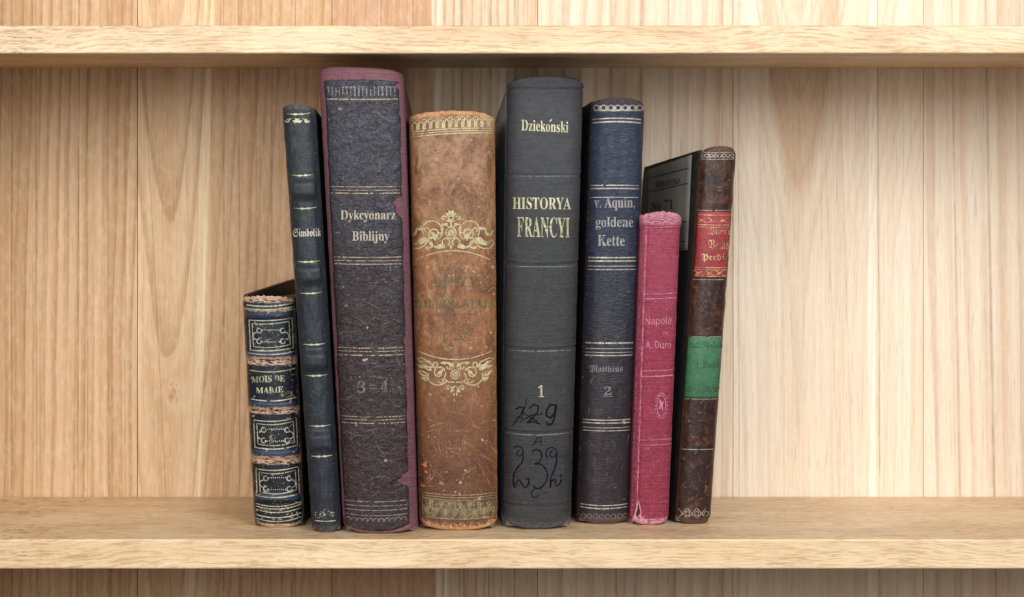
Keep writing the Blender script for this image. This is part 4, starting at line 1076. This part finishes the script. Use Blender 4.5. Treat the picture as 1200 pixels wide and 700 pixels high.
patch('green_label', b.at, lambda c: edg(396 + 70 * c)[0] + 2.2 + j4(c + 3), lambda c: edg(396 + 70 * c)[1] - 0.8, lambda a: 395.5 - 0.5 * math.sin(a * 3), lambda a: 466 + 0.6 * math.sin(a * 3), GRN, r, off=0.00032, nx=16, ny=30, th=0.0004)
g = Ink()
for y, w in ((252, 1.1), (263.5, 0.9), (266, 0.7), (313.5, 0.9), (316, 0.7), (323.5, 1.0)):
    a, c = edg(y); g.rule(curve_line(a + 6, c - 1.5, y, 0.4, 0.5), w, jit=0.5)
for yb_ in (258, 319.8):
    a, c = edg(yb_)
    for k in range(3):
        x = a + 10 + k * 12; g.stroke([(x - 5, yb_ - 3), (x, yb_), (x + 6, yb_ + 3.5)], 1.1, taper=True); g.stroke([(x - 5, yb_ + 3), (x, yb_), (x + 6, yb_ - 3)], 0.8, taper=True); g.leaf(x - 3, yb_ + 2, x + 4, yb_ - 1, 2)
g.line("Wizm's", 'f', 828, 856, 266.5, 277); g.line('Volks', 'f', 830, 853.5, 281, 292.5); g.line('Predig', 'f', 822, 854, 297, 307.5)
g.lay('label_gilt', b.at, gilt('label_gold', (206, 164, 120), 0.40, 0.25, 0.4, dull=(120, 60, 50)), r, off=0.00046)
g = Ink()
for yb_, s_ in ((404, 1), (457, -1)):
    for k in range(5):
        x = edg(yb_)[0] + 8 + k * 8; g.spiral(x, yb_, 3.6, 90 * k, 1.1, 1.1, s_); g.disc(x + 3.5, yb_ + 3 * s_, 1.1, n=6)
g.line('J. Band', 'b', 815, 842, 424, 432)
g.lay('dark_tooling', b.at, gilt('dark_green_tooling', (44, 92, 60), 0.42, 0.0, 0.5, amax=0.7), r, off=0.00046)
g = Ink()
for y, w in ((178.5, 0.8), (186.5, 0.8), (246.5, 0.9), (327.5, 0.8), (394.5, 0.8), (467.5, 0.7), (526.5, 1.1)):
    a, c = edg(y); g.rule(curve_line(a + 4, c - 1.5, y, 0.4), w, jit=0.6)
for i in range(8):
    x = 824 + i * 4.8; g.arc(x, 182.5, 1.9, 0, 360, 1.0)
for k in range(30): g.disc(random.uniform(822, 860), random.uniform(180, 186), random.uniform(0.3, 0.9), n=5)
for i in range(3):
    x = 800 + i * 11; g.stroke([(x - 5, 596), (x, 602), (x + 5, 607)], 0.9); g.stroke([(x - 5, 607), (x, 602), (x + 5, 596)], 0.9); g.arc(x + 5.5, 602, 2.6, 0, 360, 0.8)
g.lay('rubbed_tooling', b.at, gilt('grey_gilt', (172, 162, 148), 0.47, 0.2, 0.42), r)
wear_marks(b, 'scratches', 40, lambda y: (edg(y)[0] + 3, edg(y)[1] - 1), (178, 606), (2, 14), (0.35, 0.9), lambda r_: r_.choice((r_.gauss(-0.6, 0.3), r_.gauss(1.5, 0.2))), 0.2, gilt('tan_scratches', (166, 132, 108), 0.48, 0, 0.7, amax=0.5), 61, off=0.00015, blobs=70, blob=(0.3, 1.5))
# paper library label on the left board
def on_board(X, Y, off):
    sy = -(b.xra - b.xla) / 2 * b.sn
    D = b.Dj
    for _ in range(30):
        z = CZ - (Y - HY) * S * D / DC
        # x on board plane as function of D: xl(z)+SL8*(D-Dj-y0-sy')
        s2 = -(b.xr(z) - b.xl(z)) / 2 * b.sn
        x0 = b.xl(z) - SL8 * (b.Dj + 0.0006 + s2)
        k = (X - HX) * S / DC
        Dn = x0 / (k - SL8)
        if abs(Dn - D) < 1e-7: break
        D = Dn
    n_ = Vector((-1, SL8, 0)).normalized()
    z = CZ - (Y - HY) * S * D / DC
    return Vector(((X - HX) * S * D / DC, D - DC, z)) + n_ * (off + 0.00035)
LBm = NT('grey_library_label'); lp = LBm.obj()
LB = LBm.done(LBm.bsdf(LBm.mix(LBm.noise(lp, 300, 4, 0.6), lin((118, 118, 110)), lin((92, 92, 88))), 0.7))
patch('paper_label', on_board, lambda c: 757.5 - 2 * c, lambda c: 811.5 - 5 * c, lambda a: 200 - 18.5 * a, lambda a: 303 - 10 * a, LB, r, off=0.0002, nx=10, ny=12, th=0.0002)
t = Ink()
for (ya, yb_) in ((209, 197), (225, 215), (262, 260), (284, 283)): t.stroke([(762, ya), (809 - (ya - 200) * 0.05, yb_)], 1.0)
t.line('BIBLIOTEKA', 'b', 770, 799, 211, 217.5, tilt=-5); t.line('No 71', 'b', 764, 790, 235, 246, tilt=-3)
t.lay('label_print', on_board, gilt('label_black_print', (24, 24, 26), 0.30, 0.0, 0.6), r, off=0.0003)
